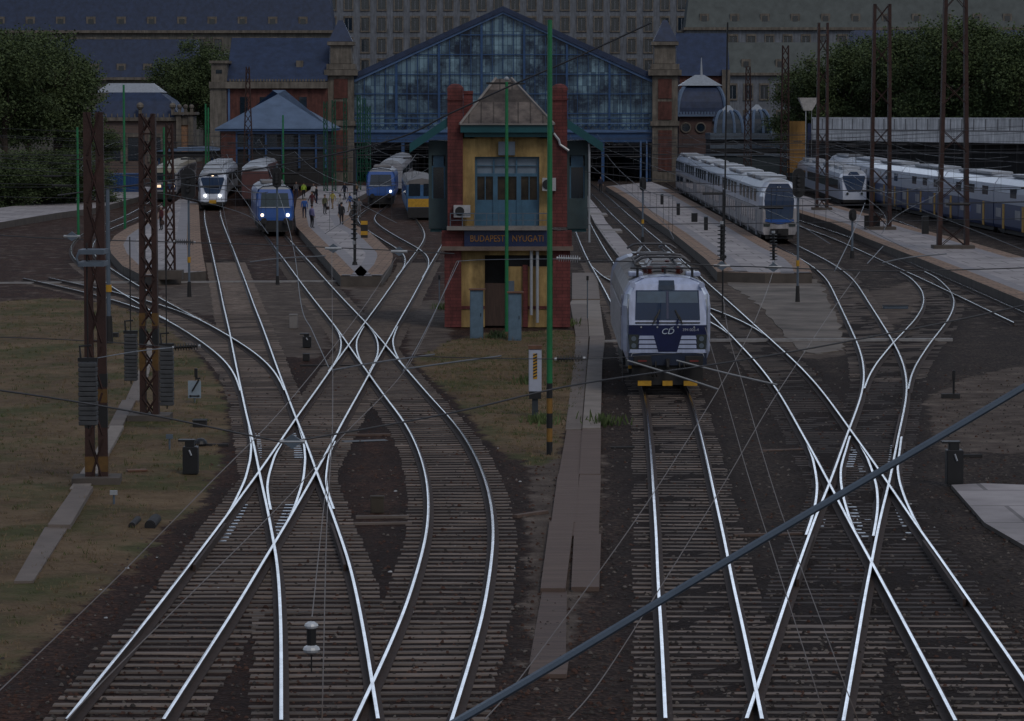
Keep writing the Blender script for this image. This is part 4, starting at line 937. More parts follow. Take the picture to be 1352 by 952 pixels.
def panel(rows, yf, off, m, name, parent, steps=4, th=.02, kx=None):
    """rows: [(z, xl, xr)...] bottom to top; a thin panel lying on the nose surface"""
    mb = MB(); fr = []; bk = []
    rr = []
    for (z0, a0, b0), (z1, a1, b1) in zip(rows[:-1], rows[1:]):
        for k in range(steps): u = k / steps; rr.append((z0 + (z1 - z0) * u, a0 + (a1 - a0) * u, b0 + (b1 - b0) * u))
    rr.append(rows[-1])
    n = len(rr)
    for z, a, b in rr: fr += [(a, yf(z) - off, z), (b, yf(z) - off, z)]
    for z, a, b in rr: bk += [(a, yf(z) - off + th, z), (b, yf(z) - off + th, z)]
    fs = []
    for i in range(n - 1):
        p = 2 * i; fs += [(p, p + 1, p + 3, p + 2), (2 * n + p + 1, 2 * n + p, 2 * n + p + 2, 2 * n + p + 3), (p, p + 2, 2 * n + p + 2, 2 * n + p), (p + 1, 2 * n + p + 1, 2 * n + p + 3, p + 3)]
    e = 2 * n - 2; fs += [(0, 2 * n, 2 * n + 1, 1), (e, e + 1, 2 * n + e + 1, 2 * n + e)]
    mb.add(fr + bk, fs); return obj(name, (mb, m), parent)

# --- the white and navy locomotive
pA = G(881.2, 516); x1_, tg_ = xat(TR[6], 118); pA2 = Vector((x1_, 118, 0))
hd = heading(pA, pA2); dv = (pA2 - pA).normalized()
lc = thing('locomotive', 'white and navy electric locomotive with two pantographs rolling towards the camera', 'locomotive', pA + dv * 1.0, hd)
yfV = lambda z: -1.0 if z < 2.3 else -1.0 + (z - 2.3) * .44 if z < 3.55 else -.45 + (z - 3.55) * 1.7
kxV = lambda z: .9
profV = full([(1.38, 1.02), (1.49, 1.3), (1.5, 2.25), (1.5, 2.85), (1.44, 3.25), (1.25, 3.6), (.85, 3.78), (0, 3.86)])
bd_ = body(profV, 0, 1.6, lambda z, x: 0, (yfV, kxV)); obj('cab_shell', (bd_, [M_LOCOW]), lc)
bd_ = body(profV, 1.602, 16.4, lambda z, x: 1 if z > 3.5 else 0); mb2 = bd_
mid = obj('body', (bd_, [M_LOCOS, M_ROOFD]), lc)
obj('rear_cab', (body(profV, 16.402, 18.9, lambda z, x: 0), [M_LOCOW]), lc)
for s in (-1, 1):
    rb = MB()
    for k in range(46): rb.box((s * 1.515, 2.0 + k * .31, 1.95), (.06, .14, 1.5))
    obj('side_ribs', (rb, mat('side_rib_metal', (.5, .48, .5), .5, .1)), mid)
nb = panel([(1.33, -1.29, 1.29), (1.9, -1.32, 1.32), (2.24, -1.32, 1.32)], yfV, .012, M_NAVYP, 'navy_front_band', lc, 1)
for s in (-1, 1):
    for k in range(4):
        z = 1.3 + k * .155; xi = .33 + .045 * k; xo = .98 if k else 1.28
        a = [(z, xi - .02, xo), (z + .115, xi + .015, xo - .01 * k)]
        if s < 0: a = [(q, -r, -p) for q, p, r in a]
        panel(a, yfV, .04, M_LOCOW, 'grille_bar', lc, 1, .03)
    a = [(1.4, 1.02, 1.3), (1.92, .98, 1.33)]
    if s < 0: a = [(q, -r, -p) for q, p, r in a]
    hl = panel(a, yfV, .035, M_LAMP, 'headlight', lc, 1, .03)
    t = MB()
    for zz in (1.54, 1.78): t.cyl((s * 1.15, -1.045, zz), (s * 1.15, -1.03, zz), .085, n=12)
    obj('reflector', (t, M_GREY), hl)
ws = panel([(2.42, -1.1, 1.1), (3.4, -1.07, 1.07)], yfV, .02, M_BLUEGLASS, 'windscreen', lc, 6)
panel([(2.98, -1.04, -.06), (3.36, -1.02, -.05)], yfV, .026, mat('sun_blind', (.045, .085, .135), .3), 'blind', ws, 2, .004); panel([(2.98, .06, 1.04), (3.36, .05, 1.02)], yfV, .026, MATS['sun_blind'], 'blind', ws, 2, .004)
panel([(2.45, -.035, .035), (3.37, -.03, .03)], yfV, .03, M_NAVYP, 'centre_post', lc, 4)
panel([(3.41, -.3, .26), (3.72, -.28, .24)], yfV, .03, mat('display_glass', (.03, .045, .07), .15), 'destination_display', lc, 2)
panel([(2.3, -1.1, 1.1), (2.34, -1.1, 1.1)], yfV, .015, M_BLACKRUB, 'seal', ws, 1)
for s in (-1, 1):
    t = MB(); f = lambda x, z: Vector((x, yfV(z) - .06, z)); t.tube([f(s * .5, 2.27), f(s * .42, 2.5), f(s * .28, 2.68)], .022, 5); t.tube([f(s * .42, 2.4), f(s * .26, 2.75)], .03, 4); obj('wiper', (t, M_BLACKRUB), lc)
    t = MB(); t.box((s * .33, -1.03, 2.36), (.07, .05, .16)); obj('front_step', (t, M_NAVYP), lc)
    t = MB(); t.tube([(s * 1.33, -.7, 2.3), (s * 1.36, -.75, 2.8), (s * 1.32, -.62, 3.1)], .02, 5); obj('handrail', (t, M_LGREY), lc)
    t = MB(); t.cyl((s * .875, -1.0, 1.06), (s * .875, -1.45, 1.06), .11, n=12); t.bevbox((s * .875, -1.5, 1.06), (.62, .08, .36), .03); obj('buffer', (t, M_UNDER), lc)
    t = MB(); t.box((s * .875, -1.546, 1.06), (.3, .012, .06)); obj('buffer_mark', (t, M_REDM), lc)
    t = MB(); t.box((s * .78, -1.0, .26), (.46, .2, .16)); obj('rail_guard', (t, M_YEL), lc)
    t = MB(); t.cyl((s * 1.18, -.36, 3.58), (s * 1.18, -.6, 3.58), .1, n=10); obj('horn', (t, M_LOCOW), lc)
t = MB(); t.box((0, -1.0, .26), (.34, .18, .16)); obj('rail_guard', (t, M_YEL), lc)
t = MB(); t.box((0, -.78, 1.08), (2.66, .5, .42)); obj('buffer_beam', (t, mat('buffer_beam_navy', (.012, .02, .045), .5)), lc)
t = MB(); t.box((0, -.8, .62), (2.4, .3, .5)); t.box((0, -.86, .3), (1.9, .16, .2)); obj('snow_plough', (t, M_UNDER), lc)
t = MB(); t.box((0, -1.1, 1.0), (.12, .3, .2)); t.tube([(0, -1.2, 1.05), (0, -1.3, .85), (.03, -1.22, .62)], .05, 6); obj('coupling', (t, M_UNDER), lc)
t = MB(); t.box((-1.27, -.72, .82), (.12, .1, .16)); obj('step_marker', (t, M_YEL), lc)
for x_ in (-.55, -.4, .4, .55): t = MB(); t.tube([(x_, -1.04, 1.0), (x_ * 1.02, -1.16, .8), (x_ * .97, -1.12, .55), (x_ * .9, -1.05, .5)], .03, 6); obj('brake_hose', (t, M_BLACKRUB), lc)
for s in (-1, 1):
    t = MB(); t.tube([(s * .95, -1.02, 1.3), (s * 1.2, -1.03, 1.28), (s * 1.28, -1.0, 1.05)], .018, 5); obj('hand_grip', (t, M_LGREY), lc)
    t = MB(); t.box((s * 1.345, -.86, 2.3), (.02, .04, 2.0)); obj('corner_seam', (t, M_GREY), lc)
    t = MB(); t.box((s * 1.507, 1.0, 2.2), (.012, .62, 1.9)); dr = obj('cab_door', (t, M_LOCOW), lc)
    t = MB(); t.box((s * 1.512, 1.0, 2.75), (.012, .44, .6)); obj('door_window', (t, M_GLASS), dr)
for x_ in (-.9, -.35, .35, .9): t = MB(); t.cyl((x_, -1.03, 2.17), (x_, -1.01, 2.17), .03, n=8); obj('marker_light', (t, M_LGREY), lc)
t = MB()
for zz in (.45, .75): t.box((-1.36, -.3, zz), (.3, .36, .05))
t.box((-1.5, -.3, .6), (.03, .36, .7)); obj('cab_steps', (t, M_UNDER), lc)
lo = obj('logo_plate', textmesh('CD', .27, .006, mat('pale_logo', (.5, .58, .7), .4), .25), lc); lo.location = (-.01, -1.03, 2.02); lo.rotation_euler = (math.pi / 2, 0, 0); lo.scale = (1.1, 1, 1)
t = MB(); t.tube([(.1, -1.028, 2.17), (.14, -1.028, 2.145), (.2, -1.028, 2.185)], .012, 4); obj('logo_caron', (t, MATS['pale_logo']), lc)
lo = obj('number', textmesh('394 005-4', .135, .005, mat('white_digits', (.4, .42, .5), .5)), lc); lo.location = (.78, -1.02, 2.08); lo.rotation_euler = (math.pi / 2, 0, 0)
for yb in (2.2, 13.2):
    t = MB(); t.box((0, yb + 1.5, .62), (2.5, 3.9, .5))
    for q in (0, 2.6):
        for s in (-1, 1): t.cyl((s * .69, yb + .2 + q, .62), (s * .83, yb + .2 + q, .62), .62, n=20)
    obj('bogie', (t, M_UNDER), lc)
t = MB(); t.box((0, 9, .75), (2.7, 6.5, .8)); obj('underframe', (t, M_UNDER), lc)
rb = MB(); rb.bevbox((0, 10, 3.92), (1.7, 4.4, .2), .05); obj('roof_box', (rb, M_ROOFD), lc)
for s in (-1, 1): t = MB(); t.bevbox((s * 1.0, 2.3, 3.82), (.5, .9, .16), .03); obj('roof_cover', (t, M_LOCOW), lc)
for yb, up in ((3.2, 0), (14.6, 0), (5.4, 0)):
    t = MB()
    for s in (-1, 1):
        t.tube([(s * .55, yb, 4.02), (s * .35, yb + 1.5, 4.2)], .045, 5); t.tube([(s * .35, yb + 1.5, 4.2), (s * .5, yb + .2, 4.34)], .035, 5)
    for yy in (yb + .1, yb + .42): t.tube([(-.95, yy, 4.18), (-.72, yy, 4.33), (-.5, yy, 4.36), (.5, yy, 4.36), (.72, yy, 4.33), (.95, yy, 4.18)], .04, 5)
    t.box((0, yb + .3, 4.0), (1.5, 1.2, .05)); t.tube([(-.6, yb, 4.02), (.6, yb, 4.02)], .035, 5)
    pg = obj('pantograph', (t, mat('pantograph_metal', (.09, .09, .1), .4, .4)), lc)
    t = MB()
    for sx in (-.62, .62):
        for sy in (-.1, 1.0): t.tube([(sx, yb + sy, 3.78), (sx, yb + sy, 3.84), (sx, yb + sy, 3.85), (sx, yb + sy, 3.9), (sx, yb + sy, 3.91), (sx, yb + sy, 3.98)], [.06, .06, .09, .09, .06, .06], 8)
    obj('insulator', (t, mat('brown_red_insulator', (.1, .025, .02), .35)), pg)
t = MB()
for x_ in (-.95, 0, .95): t.cyl((x_, 1.6, 3.7), (x_, 1.6, 4.08), .05, n=6)
t.tube([(-1.2, 1.6, 4.05), (1.2, 1.6, 4.05)], .03, 5); obj('roof_busbar', (t, M_DARK), lc)
for x_, y_ in ((-.5, 2.4), (0, 2.5), (.5, 2.4), (-.3, 7.2), (.3, 7.2)): t = MB(); t.tube([(x_, y_, 3.8 + .035 * k) for k in range(9)], [.06, .12] * 4 + [.05], 8); obj('insulator', (t, MATS['brown_red_insulator']), lc)

# --- generic multiple unit / coach train
def train(name, label, cat, px, prof, L, n, mats, mfun, front, win=None, under=True, gap=.5, roofadd=None, z=0., gr=None):
    P = Path(px, z); p0 = P.at(0); root = thing(name, label, cat, p0, 0, gr)
    wm = None; proto = None; first = None
    for k in range(n):
        a = P.at(k * (L + gap)); b = P.at(k * (L + gap) + L); h = heading(a, b)
        if k == 0:
            me = body(prof, 0, L, mfun, front.get('nose')).mesh('car', mats)
        elif k == 1: me = proto = body(prof, 0, L, mfun).mesh('car', mats)
        else: me = proto
        c = obj('coach', me, root); c.location = a - p0; c.rotation_euler = (0, 0, h)
        if k == 0 and front.get('build'): front['build'](c)
        if under:
            t = MB(); t.box((0, L / 2, .5), (2.3, L - 2.5, .7)); 
            for yy in (2.2, L - 2.2):
                t.box((0, yy, .5), (2.4, 3., .5))
                for q in (-1.1, 1.1):
                    for s in (-1, 1): t.cyl((s * .69, yy + q, .46), (s * .83, yy + q, .46), .46, n=12)
            obj('bogies', (t, M_UNDER), c)
        if win:
            for (zc, hgt, wl, pitch, st, xw, m, nm) in win:
                yy = st
                t = MB(); t.box((0, 0, 0), (.03, wl, hgt)); me2 = t.mesh(nm, m)
                while yy + wl < L - .4:
                    for s in (-1, 1):
                        o = obj(nm, me2, c); o.location = (s * (xw + .006), yy + wl / 2, zc)
                    yy += pitch
        if roofadd:
            for (y0, y1, w_, z0, z1, m, nm) in roofadd:
                t = MB(); t.bevbox((0, (y0 + y1) / 2, (z0 + z1) / 2), (w_, y1 - y0, z1 - z0), .06); obj(nm, (t, m), c)
    return root
def lampset(c, pts, r, yf, m, off=.05):
    for x, z in pts:
        t = MB(); t.cyl((x, yf(z) - off - .03, z), (x, yf(z) - off + .05, z), r, n=12); obj('headlight', (t, m), c)
# white double-deck train
yfK = lambda z: -1.5 + .9 * max(0, (z - 1.6) / 2.9) ** 1.6
profK = full([(1.3, .5), (1.4, .75), (1.4, 2.2), (1.4, 2.45), (1.4, 3.3), (1.3, 3.9), (1.0, 4.35), (.6, 4.52), (0, 4.58)])
def frontK(c):
    panel([(1.62, -.2, .2), (1.72, -.98, .98), (3.0, -1.1, 1.1), (3.8, -.98, .98), (4.25, -.7, .7)], yfK, .03, M_BLUEGLASS, 'windscreen', c, 4)
    panel([(1.3, -.12, .12), (1.48, -1.05, 1.05), (1.64, -1.05, 1.05)], yfK, .036, M_BLUEL, 'blue_front_band', c, 2)
    for s in (-1, 1):
        a = [(1.12, .72, 1.16), (1.32, .66, 1.18)]
        if s < 0: a = [(q, -r, -p) for q, p, r in a]
        panel(a, yfK, .03, M_LAMP, 'headlight', c, 1)
    t = MB(); t.box((0, -1.45, .7), (1.3, .5, .5)); t.box((0, -1.6, .75), (.3, .5, .3)); t.box((0, -1.2, .35), (2.0, .4, .3)); obj('coupler', (t, M_UNDER), c)
    lampset(c, [(-.1, 4.0), (.1, 4.0)], .05, yfK, M_LGREY)
train('double_deck_train', 'white double deck train with large dark blue windscreen standing at the right platform', 'train', [(1027, 318), (899, 248.5), (880, 238)], profK, 24.5, 6, [M_WHITE, M_ROOFL, M_SIDEW, M_UNDER],
      lambda z, x: 1 if z > 4.2 else (3 if z < .62 else (2 if z < 2.4 else 0)), dict(nose=(yfK, lambda z: .9 if z < 3 else .9 - (z - 3) * .12), build=frontK),
      [(1.75, .9, 2.1, 2.7, 4.5, 1.4, M_GLASS, 'window'), (3.3, .95, 2.5, 4.4, 3.4, 1.4, mat('green_grey_window', (.045, .06, .06), .15, 0, .2, .7), 'window'), (1.3, 1.9, 1.3, 9.5, 2.4, 1.401, mat('grey_door', (.2, .2, .23), .5), 'door')], roofadd=[(5, 11, 2.0, 4.45, 4.72, M_ROOFL, 'roof_unit'), (11.4, 14.2, 2.1, 4.4, 4.62, M_ROOFD, 'roof_unit'), (14.6, 21, 2.0, 4.45, 4.72, M_ROOFL, 'roof_unit')], gap=.4)
# low-floor white units with slanted nose
yfF = lambda z: -2.3 + 1.9 * max(0, (z - 1.15) / 2.6) ** 1.25
profF = full([(1.3, .4), (1.42, .7), (1.42, 1.5), (1.42, 2.9), (1.3, 3.3), (.95, 3.6), (0, 3.75)])
def frontF(lit):
    def f(c):
        panel([(1.5, -.62, .62), (1.75, -.78, .78), (2.9, -1.16, 1.16), (3.1, -1.1, 1.1)], yfF, .04, M_BLUEGLASS, 'windscreen', c, 4)
        panel([(3.18, -.6, .6), (3.5, -.35, .35)], yfF, .04, M_BLUEGLASS, 'top_light_panel', c, 2)
        if lit:
            lampset(c, [(-.72, 1.32), (.72, 1.32)], .14, yfF, M_HEAD, .06); lampset(c, [(0, 3.3)], .12, yfF, M_HEADW, .08)
            t = MB(); t.box((0, -2.45, .72), (.7, .3, .34)); obj('coupler_cover', (t, M_YEL), c)
        else: lampset(c, [(-.72, 1.32), (.72, 1.32)], .13, yfF, M_LAMP, .06)
        for s in (-1, 1):
            t = MB(); t.loft([[(s * 1.425, -.6, 1.7), (s * 1.425, .5, 1.7), (s * 1.425, .5, 2.7), (s * 1.425, .15, 2.7)], [(s * 1.44, -.6, 1.7), (s * 1.44, .5, 1.7), (s * 1.44, .5, 2.7), (s * 1.44, .15, 2.7)]]); obj('cab_side_window', (t, M_GLASS), c)
        t = MB(); t.box((0, -1.7, .42), (2.1, .6, .3)); obj('skirt', (t, M_UNDER), c)
    return f
mfF = lambda z, x: 1 if z > 3.2 else (2 if z < .6 else 0)
train('low_floor_train', 'white low floor train with three lit headlights at the left platform', 'train', [(281, 275), (283, 262), (300, 250), (340, 236), (400, 224)], profF, 18, 4, [M_WHITE, M_ROOFL, M_UNDER], mfF, dict(nose=(yfF, lambda z: .86), build=frontF(True)),
      [(2.15, .95, 14.5, 16, 1.6, 1.42, M_GLASS, 'window_band')], roofadd=[(3, 8, 1.9, 3.6, 3.98, M_ROOFL, 'roof_unit'), (10, 15, 1.9, 3.6, 3.98, M_ROOFL, 'roof_unit')], gap=.4)
train('low_floor_train', 'white low floor train with dark slanted unlit nose behind the far right platform', 'train', [(1126, 272), (1080, 254), (1018, 232)], profF, 18, 4, [M_WHITE, M_ROOFL, M_UNDER], mfF, dict(nose=(yfF, lambda z: .86), build=frontF(False)),
      [(2.15, .95, 14.5, 16, 1.6, 1.42, M_GLASS, 'window_band')], roofadd=[(3, 8, 1.9, 3.6, 3.98, M_ROOFL, 'roof_unit'), (10, 15, 1.9, 3.6, 3.98, M_ROOFL, 'roof_unit')], gap=.4)
# blue locomotives
yfB = lambda z: -.5 if z < 2.1 else -.5 + (z - 2.1) * .38
profB = full([(1.38, 1.0), (1.48, 1.3), (1.48, 2.2), (1.45, 3.1), (1.3, 3.5), (.9, 3.75), (0, 3.85)])
def frontB(l, r_, dim=False):
    def f(c):
        panel([(2.15, -1.12, 1.12), (3.2, -1.02, 1.02)], yfB, .03, M_GLASS if dim else mat('greenish_glass', (.03, .05, .06), .12), 'windscreen', c, 3)
        panel([(2.08, -1.2, 1.2), (2.13, -1.2, 1.2)], yfB, .035, M_LGREY, 'waist_line', c, 1)
        if l: lampset(c, [(-1.0, 1.5)], .13, yfB, M_HEADW, .05)
        if r_: lampset(c, [(1.0, 1.5)], .13, yfB, M_HEAD, .05)
        t = MB(); t.box((0, -.35, .7), (2.7, .4, .75)); t.box((0, -.4, .3), (2., .3, .2)); obj('buffer_beam', (t, M_UNDER), c)
        for s in (-1, 1):
            t = MB(); t.cyl((s * .87, -.5, 1.05), (s * .87, -.95, 1.05), .24, n=12); obj('buffer', (t, M_UNDER), c)
    return f
mfB = lambda z, x: 1 if z > 3.4 else 0
def loco(label, px, l, r_, dim=False):
    return train('locomotive', label, 'locomotive', px, profB, 17.5, 1, [M_BLUEL, M_ROOFL], mfB, dict(nose=(yfB, lambda z: .93), build=frontB(l, r_, dim)), roofadd=[(6, 12, 1.8, 3.8, 4.05, M_ROOFD, 'roof_box')])
loco('bright blue locomotive with both headlights lit at the crowded platform', [(363, 309), (345, 285), (336, 266)], 1, 1)
loco('blue locomotive with one lit headlight beside the glass hall opening', [(503, 272), (515, 256), (527, 243)], 0, 1, True)
# coaches behind them
profC = full([(1.35, .6), (1.42, .9), (1.42, 2.1), (1.42, 3.0), (1.3, 3.45), (.9, 3.8), (0, 4.0)])
cw = [(2.4, .85, 1.3, 2.2, 1.5, 1.42, M_GLASS, 'window')]
train('coach_train', 'rake of maroon coaches with pale roofs behind the bright blue locomotive', 'train', [(337.5, 270), (334, 262), (345, 250), (400, 236), (440, 228)], profC, 24, 5, [M_BROWN, M_ROOFL, M_UNDER], lambda z, x: 1 if z > 3.5 else 0, {}, cw)
train('coach_train', 'rake of grey coaches behind the blue locomotive at the glass hall', 'train', [(515.5, 255.5), (527, 243), (536, 234)], profC, 24, 3, [M_GREYC, M_ROOFL, M_UNDER], lambda z, x: 1 if z > 3.5 else 0, {}, cw)
# grey boxy unit with yellow headlights
yfG = lambda z: -.25
profG = full([(1.35, .7), (1.42, 1.0), (1.42, 2.0), (1.42, 3.0), (1.2, 3.4), (0, 3.6)])
def frontG(c):
    panel([(2.0, -1.2, 1.2), (3.0, -1.15, 1.15)], yfG, .03, M_GLASS, 'windscreen', c, 1); panel([(1.15, -1.25, 1.25), (1.75, -1.25, 1.25)], yfG, .02, M_DBLUE, 'blue_front_band', c, 1)
    lampset(c, [(1.0, 1.55)], .14, yfG, M_HEADW); t = MB(); t.box((-.75, -.3, 1.55), (.8, .06, .22)); obj('headlight', (t, M_HEADW), c)
    t = MB(); t.box((0, -.1, .6), (2.6, .4, .7)); obj('buffer_beam', (t, M_UNDER), c)
train('grey_train', 'boxy grey train with yellowish lit headlights on the far left', 'train', [(217, 264.5), (225, 252), (250, 240), (300, 228)], profG, 20, 4, [M_GREYC, mat('cream_roof', (.35, .32, .26), .6)], lambda z, x: 1 if z > 3.1 else 0, dict(nose=(yfG, lambda z: .97), build=frontG), cw)
# railcar with yellow band left of the signal box
def frontR(c):
    panel([(1.0, -1.25, 1.25), (1.75, -1.25, 1.25)], yfG, .03, M_YEL, 'yellow_front_band', c, 1); panel([(2.0, -1.2, -.15), (3.1, -1.15, -.15)], yfG, .03, M_GLASS, 'windscreen', c, 1); panel([(2.0, .15, 1.2), (3.1, .15, 1.15)], yfG, .03, M_GLASS, 'windscreen', c, 1)
    t = MB(); t.box((0, -.1, .5), (2.5, .4, .9)); obj('buffer_beam', (t, M_UNDER), c)
train('railcar', 'blue railcar with yellow front band half hidden by the signal box', 'train', [(557, 288), (549, 274), (546, 262)], profG, 18, 2, [mat('mid_blue_paint', (.04, .12, .26), .45), M_ROOFD], lambda z, x: 1 if z > 3.1 else 0, dict(nose=(yfG, lambda z: .97), build=frontR), cw)
# far right double deck train
train('double_deck_train', 'blue and white double deck train with yellow doors at the far right edge', 'train', [(1420, 325), (1298, 300), (1166, 272), (1112, 256), (1065, 240)], profK, 25, 6, [M_WHITE, M_ROOFL, M_DBLUE, M_UNDER],
      lambda z, x: 1 if z > 4.2 else (3 if z < .62 else (2 if z < 2.4 else 0)), {}, [(3.3, .7, 2.6, 6.5, 2.5, 1.39, M_GLASS, 'window'), (1.7, .7, 2.2, 8.2, 5.5, 1.4, M_GREYC, 'window'), (1.45, 1.9, .9, 8.2, 4.0, 1.402, M_YEL, 'door'), (1.6, .5, 1.6, 25, 10.5, 1.403, M_BLUEL, 'emblem_panel')], gap=.4, roofadd=[(4, 20, 1.8, 4.5, 4.75, M_ROOFL, 'roof_unit')])
# freight containers on the far left
for k, (x0, x1, c_) in enumerate(((86, 112, (.01, .05, .2)), (136, 183, (.015, .06, .19)))):
    Y_ = 352 + k * 16; t = MB(); p = A(x0, 262, Y_); q = A(x1, 229, Y_)
    t.bx((p.x, Y_, -.1), (q.x, Y_ + 2.4, q.z)); o = MB()
    n_ = int((q.x - p.x) / .35)
    for j in range(n_): t.bx((p.x + j * .35 + .05, Y_ - .06, .1), (p.x + j * .35 + .22, Y_ - .002, q.z - .12))
    tag(obj('freight_container', (t, mat('container_blue_%s' % 'ab'[k], c_, .6, 0, .25, .5))), ('blue container seen between the two left masts' if k else 'dark blue container at the left edge behind the nearest mast'), 'container')

# ---------------------------------------------------------------- people
M_SKIN = mat('skin', (.35, .2, .14), .6)
def person_mesh(top, legs, pose):
    mb = MB()
    sw = .12 if pose == 'walk' else 0.
    bpy_v = []; 
    me = bpy.data.meshes.new('person'); bm = bmesh.new()
    J = {'pel': (0, 0, .94), 'belly': (0, 0, 1.1), 'chest': (0, .01, 1.32), 'neckb': (0, .02, 1.47), 'neck': (0, 0, 1.54), 'chin': (0, -.03, 1.6), 'head': (0, -.01, 1.69), 'crown': (0, 0, 1.76)}
    for s, n in ((-1, 'l'), (1, 'r')):
        J['hip' + n] = (s * .1, 0, .9); J['knee' + n] = (s * .11, -.02 - s * sw, .5); J['ank' + n] = (s * .11, .03 - s * sw * 1.8, .09); J['toe' + n] = (s * .13, -.13 - s * sw * 1.8, .035)
        J['sho' + n] = (s * .19, .01, 1.4)
        if pose == 'bag' and s > 0: J['elb' + n] = (s * .27, .0, 1.13); J['wri' + n] = (s * .26, -.05, .88)
        elif pose == 'arms': J['elb' + n] = (s * .3, .03, 1.14); J['wri' + n] = (s * .12, -.2, 1.12)
        else: J['elb' + n] = (s * .26, .03 + s * sw, 1.13); J['wri' + n] = (s * .27, -.05 + s * sw * 1.6, .88)
        w = Vector(J['wri' + n]); J['hand' + n] = tuple(w + Vector((0, -.03, -.12 if pose != 'arms' else -.02)))
    Rr = dict(pel=.15, belly=.14, chest=.16, neckb=.09, neck=.055, chin=.07, head=.1, crown=.07)
    for n in 'lr': Rr.update({'hip' + n: .1, 'knee' + n: .065, 'ank' + n: .045, 'toe' + n: .04, 'sho' + n: .075, 'elb' + n: .045, 'wri' + n: .032, 'hand' + n: .04})
    E = [('pel', 'belly'), ('belly', 'chest'), ('chest', 'neckb'), ('neckb', 'neck'), ('neck', 'chin'), ('chin', 'head'), ('head', 'crown')]
    for n in 'lr': E += [('pel', 'hip' + n), ('hip' + n, 'knee' + n), ('knee' + n, 'ank' + n), ('ank' + n, 'toe' + n), ('chest', 'sho' + n), ('sho' + n, 'elb' + n), ('elb' + n, 'wri' + n), ('wri' + n, 'hand' + n)]
    K = list(J); vs_ = [bm.verts.new(J[k]) for k in K]
    for a, b in E: bm.edges.new((vs_[K.index(a)], vs_[K.index(b)]))
    bm.to_mesh(me); bm.free()
    o = bpy.data.objects.new('person', me); COL.objects.link(o)
    md = o.modifiers.new('skin', 'SKIN'); 
    for i, k in enumerate(K): me.skin_vertices[0].data[i].radius = (Rr[k] * (1.15 if k in ('chest', 'pel', 'belly') else 1), Rr[k] * (.75 if k in ('chest', 'pel', 'belly') else 1)); me.skin_vertices[0].data[i].use_root = (k == 'pel')
    o.modifiers.new('sub', 'SUBSURF').levels = 1
    dg = bpy.context.evaluated_depsgraph_get(); r = bpy.data.meshes.new_from_object(o.evaluated_get(dg)); bpy.data.objects.remove(o)
    r.name = 'person'; r.materials.clear()
    for m in (legs, top, M_SKIN, M_DARK): r.materials.append(m)
    for p in r.polygons:
        c = p.center
        hand = abs(c.x) > .2 and c.z < .9 or (pose == 'arms' and c.y < -.17)
        p.material_index = 3 if c.z < .09 else 2 if c.z > 1.5 or hand else 1 if (c.z > .97 or abs(c.x) > .21) else 0; p.use_smooth = True
    return r
hair = MB(); hair.sphere((0, .015, 1.72), .107, 12, 0, (1, 1.05, .85)); ME_HAIR = {k: hair.mesh('hair', m) for k, m in (('d', mat('dark_hair', (.012, .009, .008), .6)), ('b', mat('brown_hair', (.05, .028, .016), .6)), ('w', mat('pale_cap_cloth', (.4, .38, .36), .8)))}
CL = dict(lilac=(.2, .19, .34), black=(.012, .012, .015), hi=(.35, .5, .05), blue=(.03, .09, .3), maroon=(.09, .02, .025), white=(.45, .44, .45), olive=(.1, .1, .05), navy=(.015, .02, .045), grey=(.14, .14, .15), yellow=(.4, .33, .08), tan=(.25, .17, .1), brown=(.05, .03, .025))
CM = {k: mat('cloth_' + k, v, .85, 0, .2, 8.) for k, v in CL.items()}
PPL = [(412, 301, 'lilac', 'black', 'stand', 'd', 'person in lilac shirt and black trousers standing at the platform edge'),
       (402, 288, 'blue', 'navy', 'stand', 'w', 'person in bright blue top and pale cap on the crowded platform'),
       (412, 279, 'maroon', 'brown', 'walk', 'd', 'person in maroon jacket walking among the crowd'),
       (401, 263, 'hi', 'black', 'stand', 'd', 'person in yellow green safety vest near the blue locomotive'),
       (414, 265, 'white', 'black', 'walk', 'b', 'person in white shirt and black trousers farther along the crowded platform'),
       (418, 269, 'black', 'navy', 'stand', 'd', 'person all in black beside the white shirted one'),
       (391, 261, 'grey', 'navy', 'walk', 'd', 'person in grey walking close to the blue locomotive flank'),
       (429, 283, 'olive', 'black', 'bag', 'd', 'person in olive jacket in the middle of the crowded platform'),
       (439, 276, 'yellow', 'tan', 'walk', 'b', 'person in yellow top and tan trousers on the crowded platform'),
       (449, 284, 'white', 'navy', 'stand', 'b', 'person in white top and navy trousers near the green lattice poles'),
       (451, 297, 'black', 'black', 'stand', 'd', 'person in black standing beside the dark lamp post'),
       (462, 280, 'blue', 'tan', 'walk', 'w', 'person in blue top and pale cap near the dark lamp post'),
       (474, 288, 'grey', 'grey', 'arms', 'd', 'person in grey with folded arms by the yellow banded marker'),
       (470, 262, 'tan', 'navy', 'stand', 'b', 'person in tan coat far along the crowded platform'),
       (455, 264, 'navy', 'black', 'walk', 'd', 'person in navy far back between the green poles'),
       (213, 304, 'maroon', 'black', 'bag', 'w', 'person in maroon with pale cap alone on the left platform'),
       (793, 254, 'navy', 'black', 'walk', 'd', 'small dark figure by the hall opening on the right platform')]
pm = {}
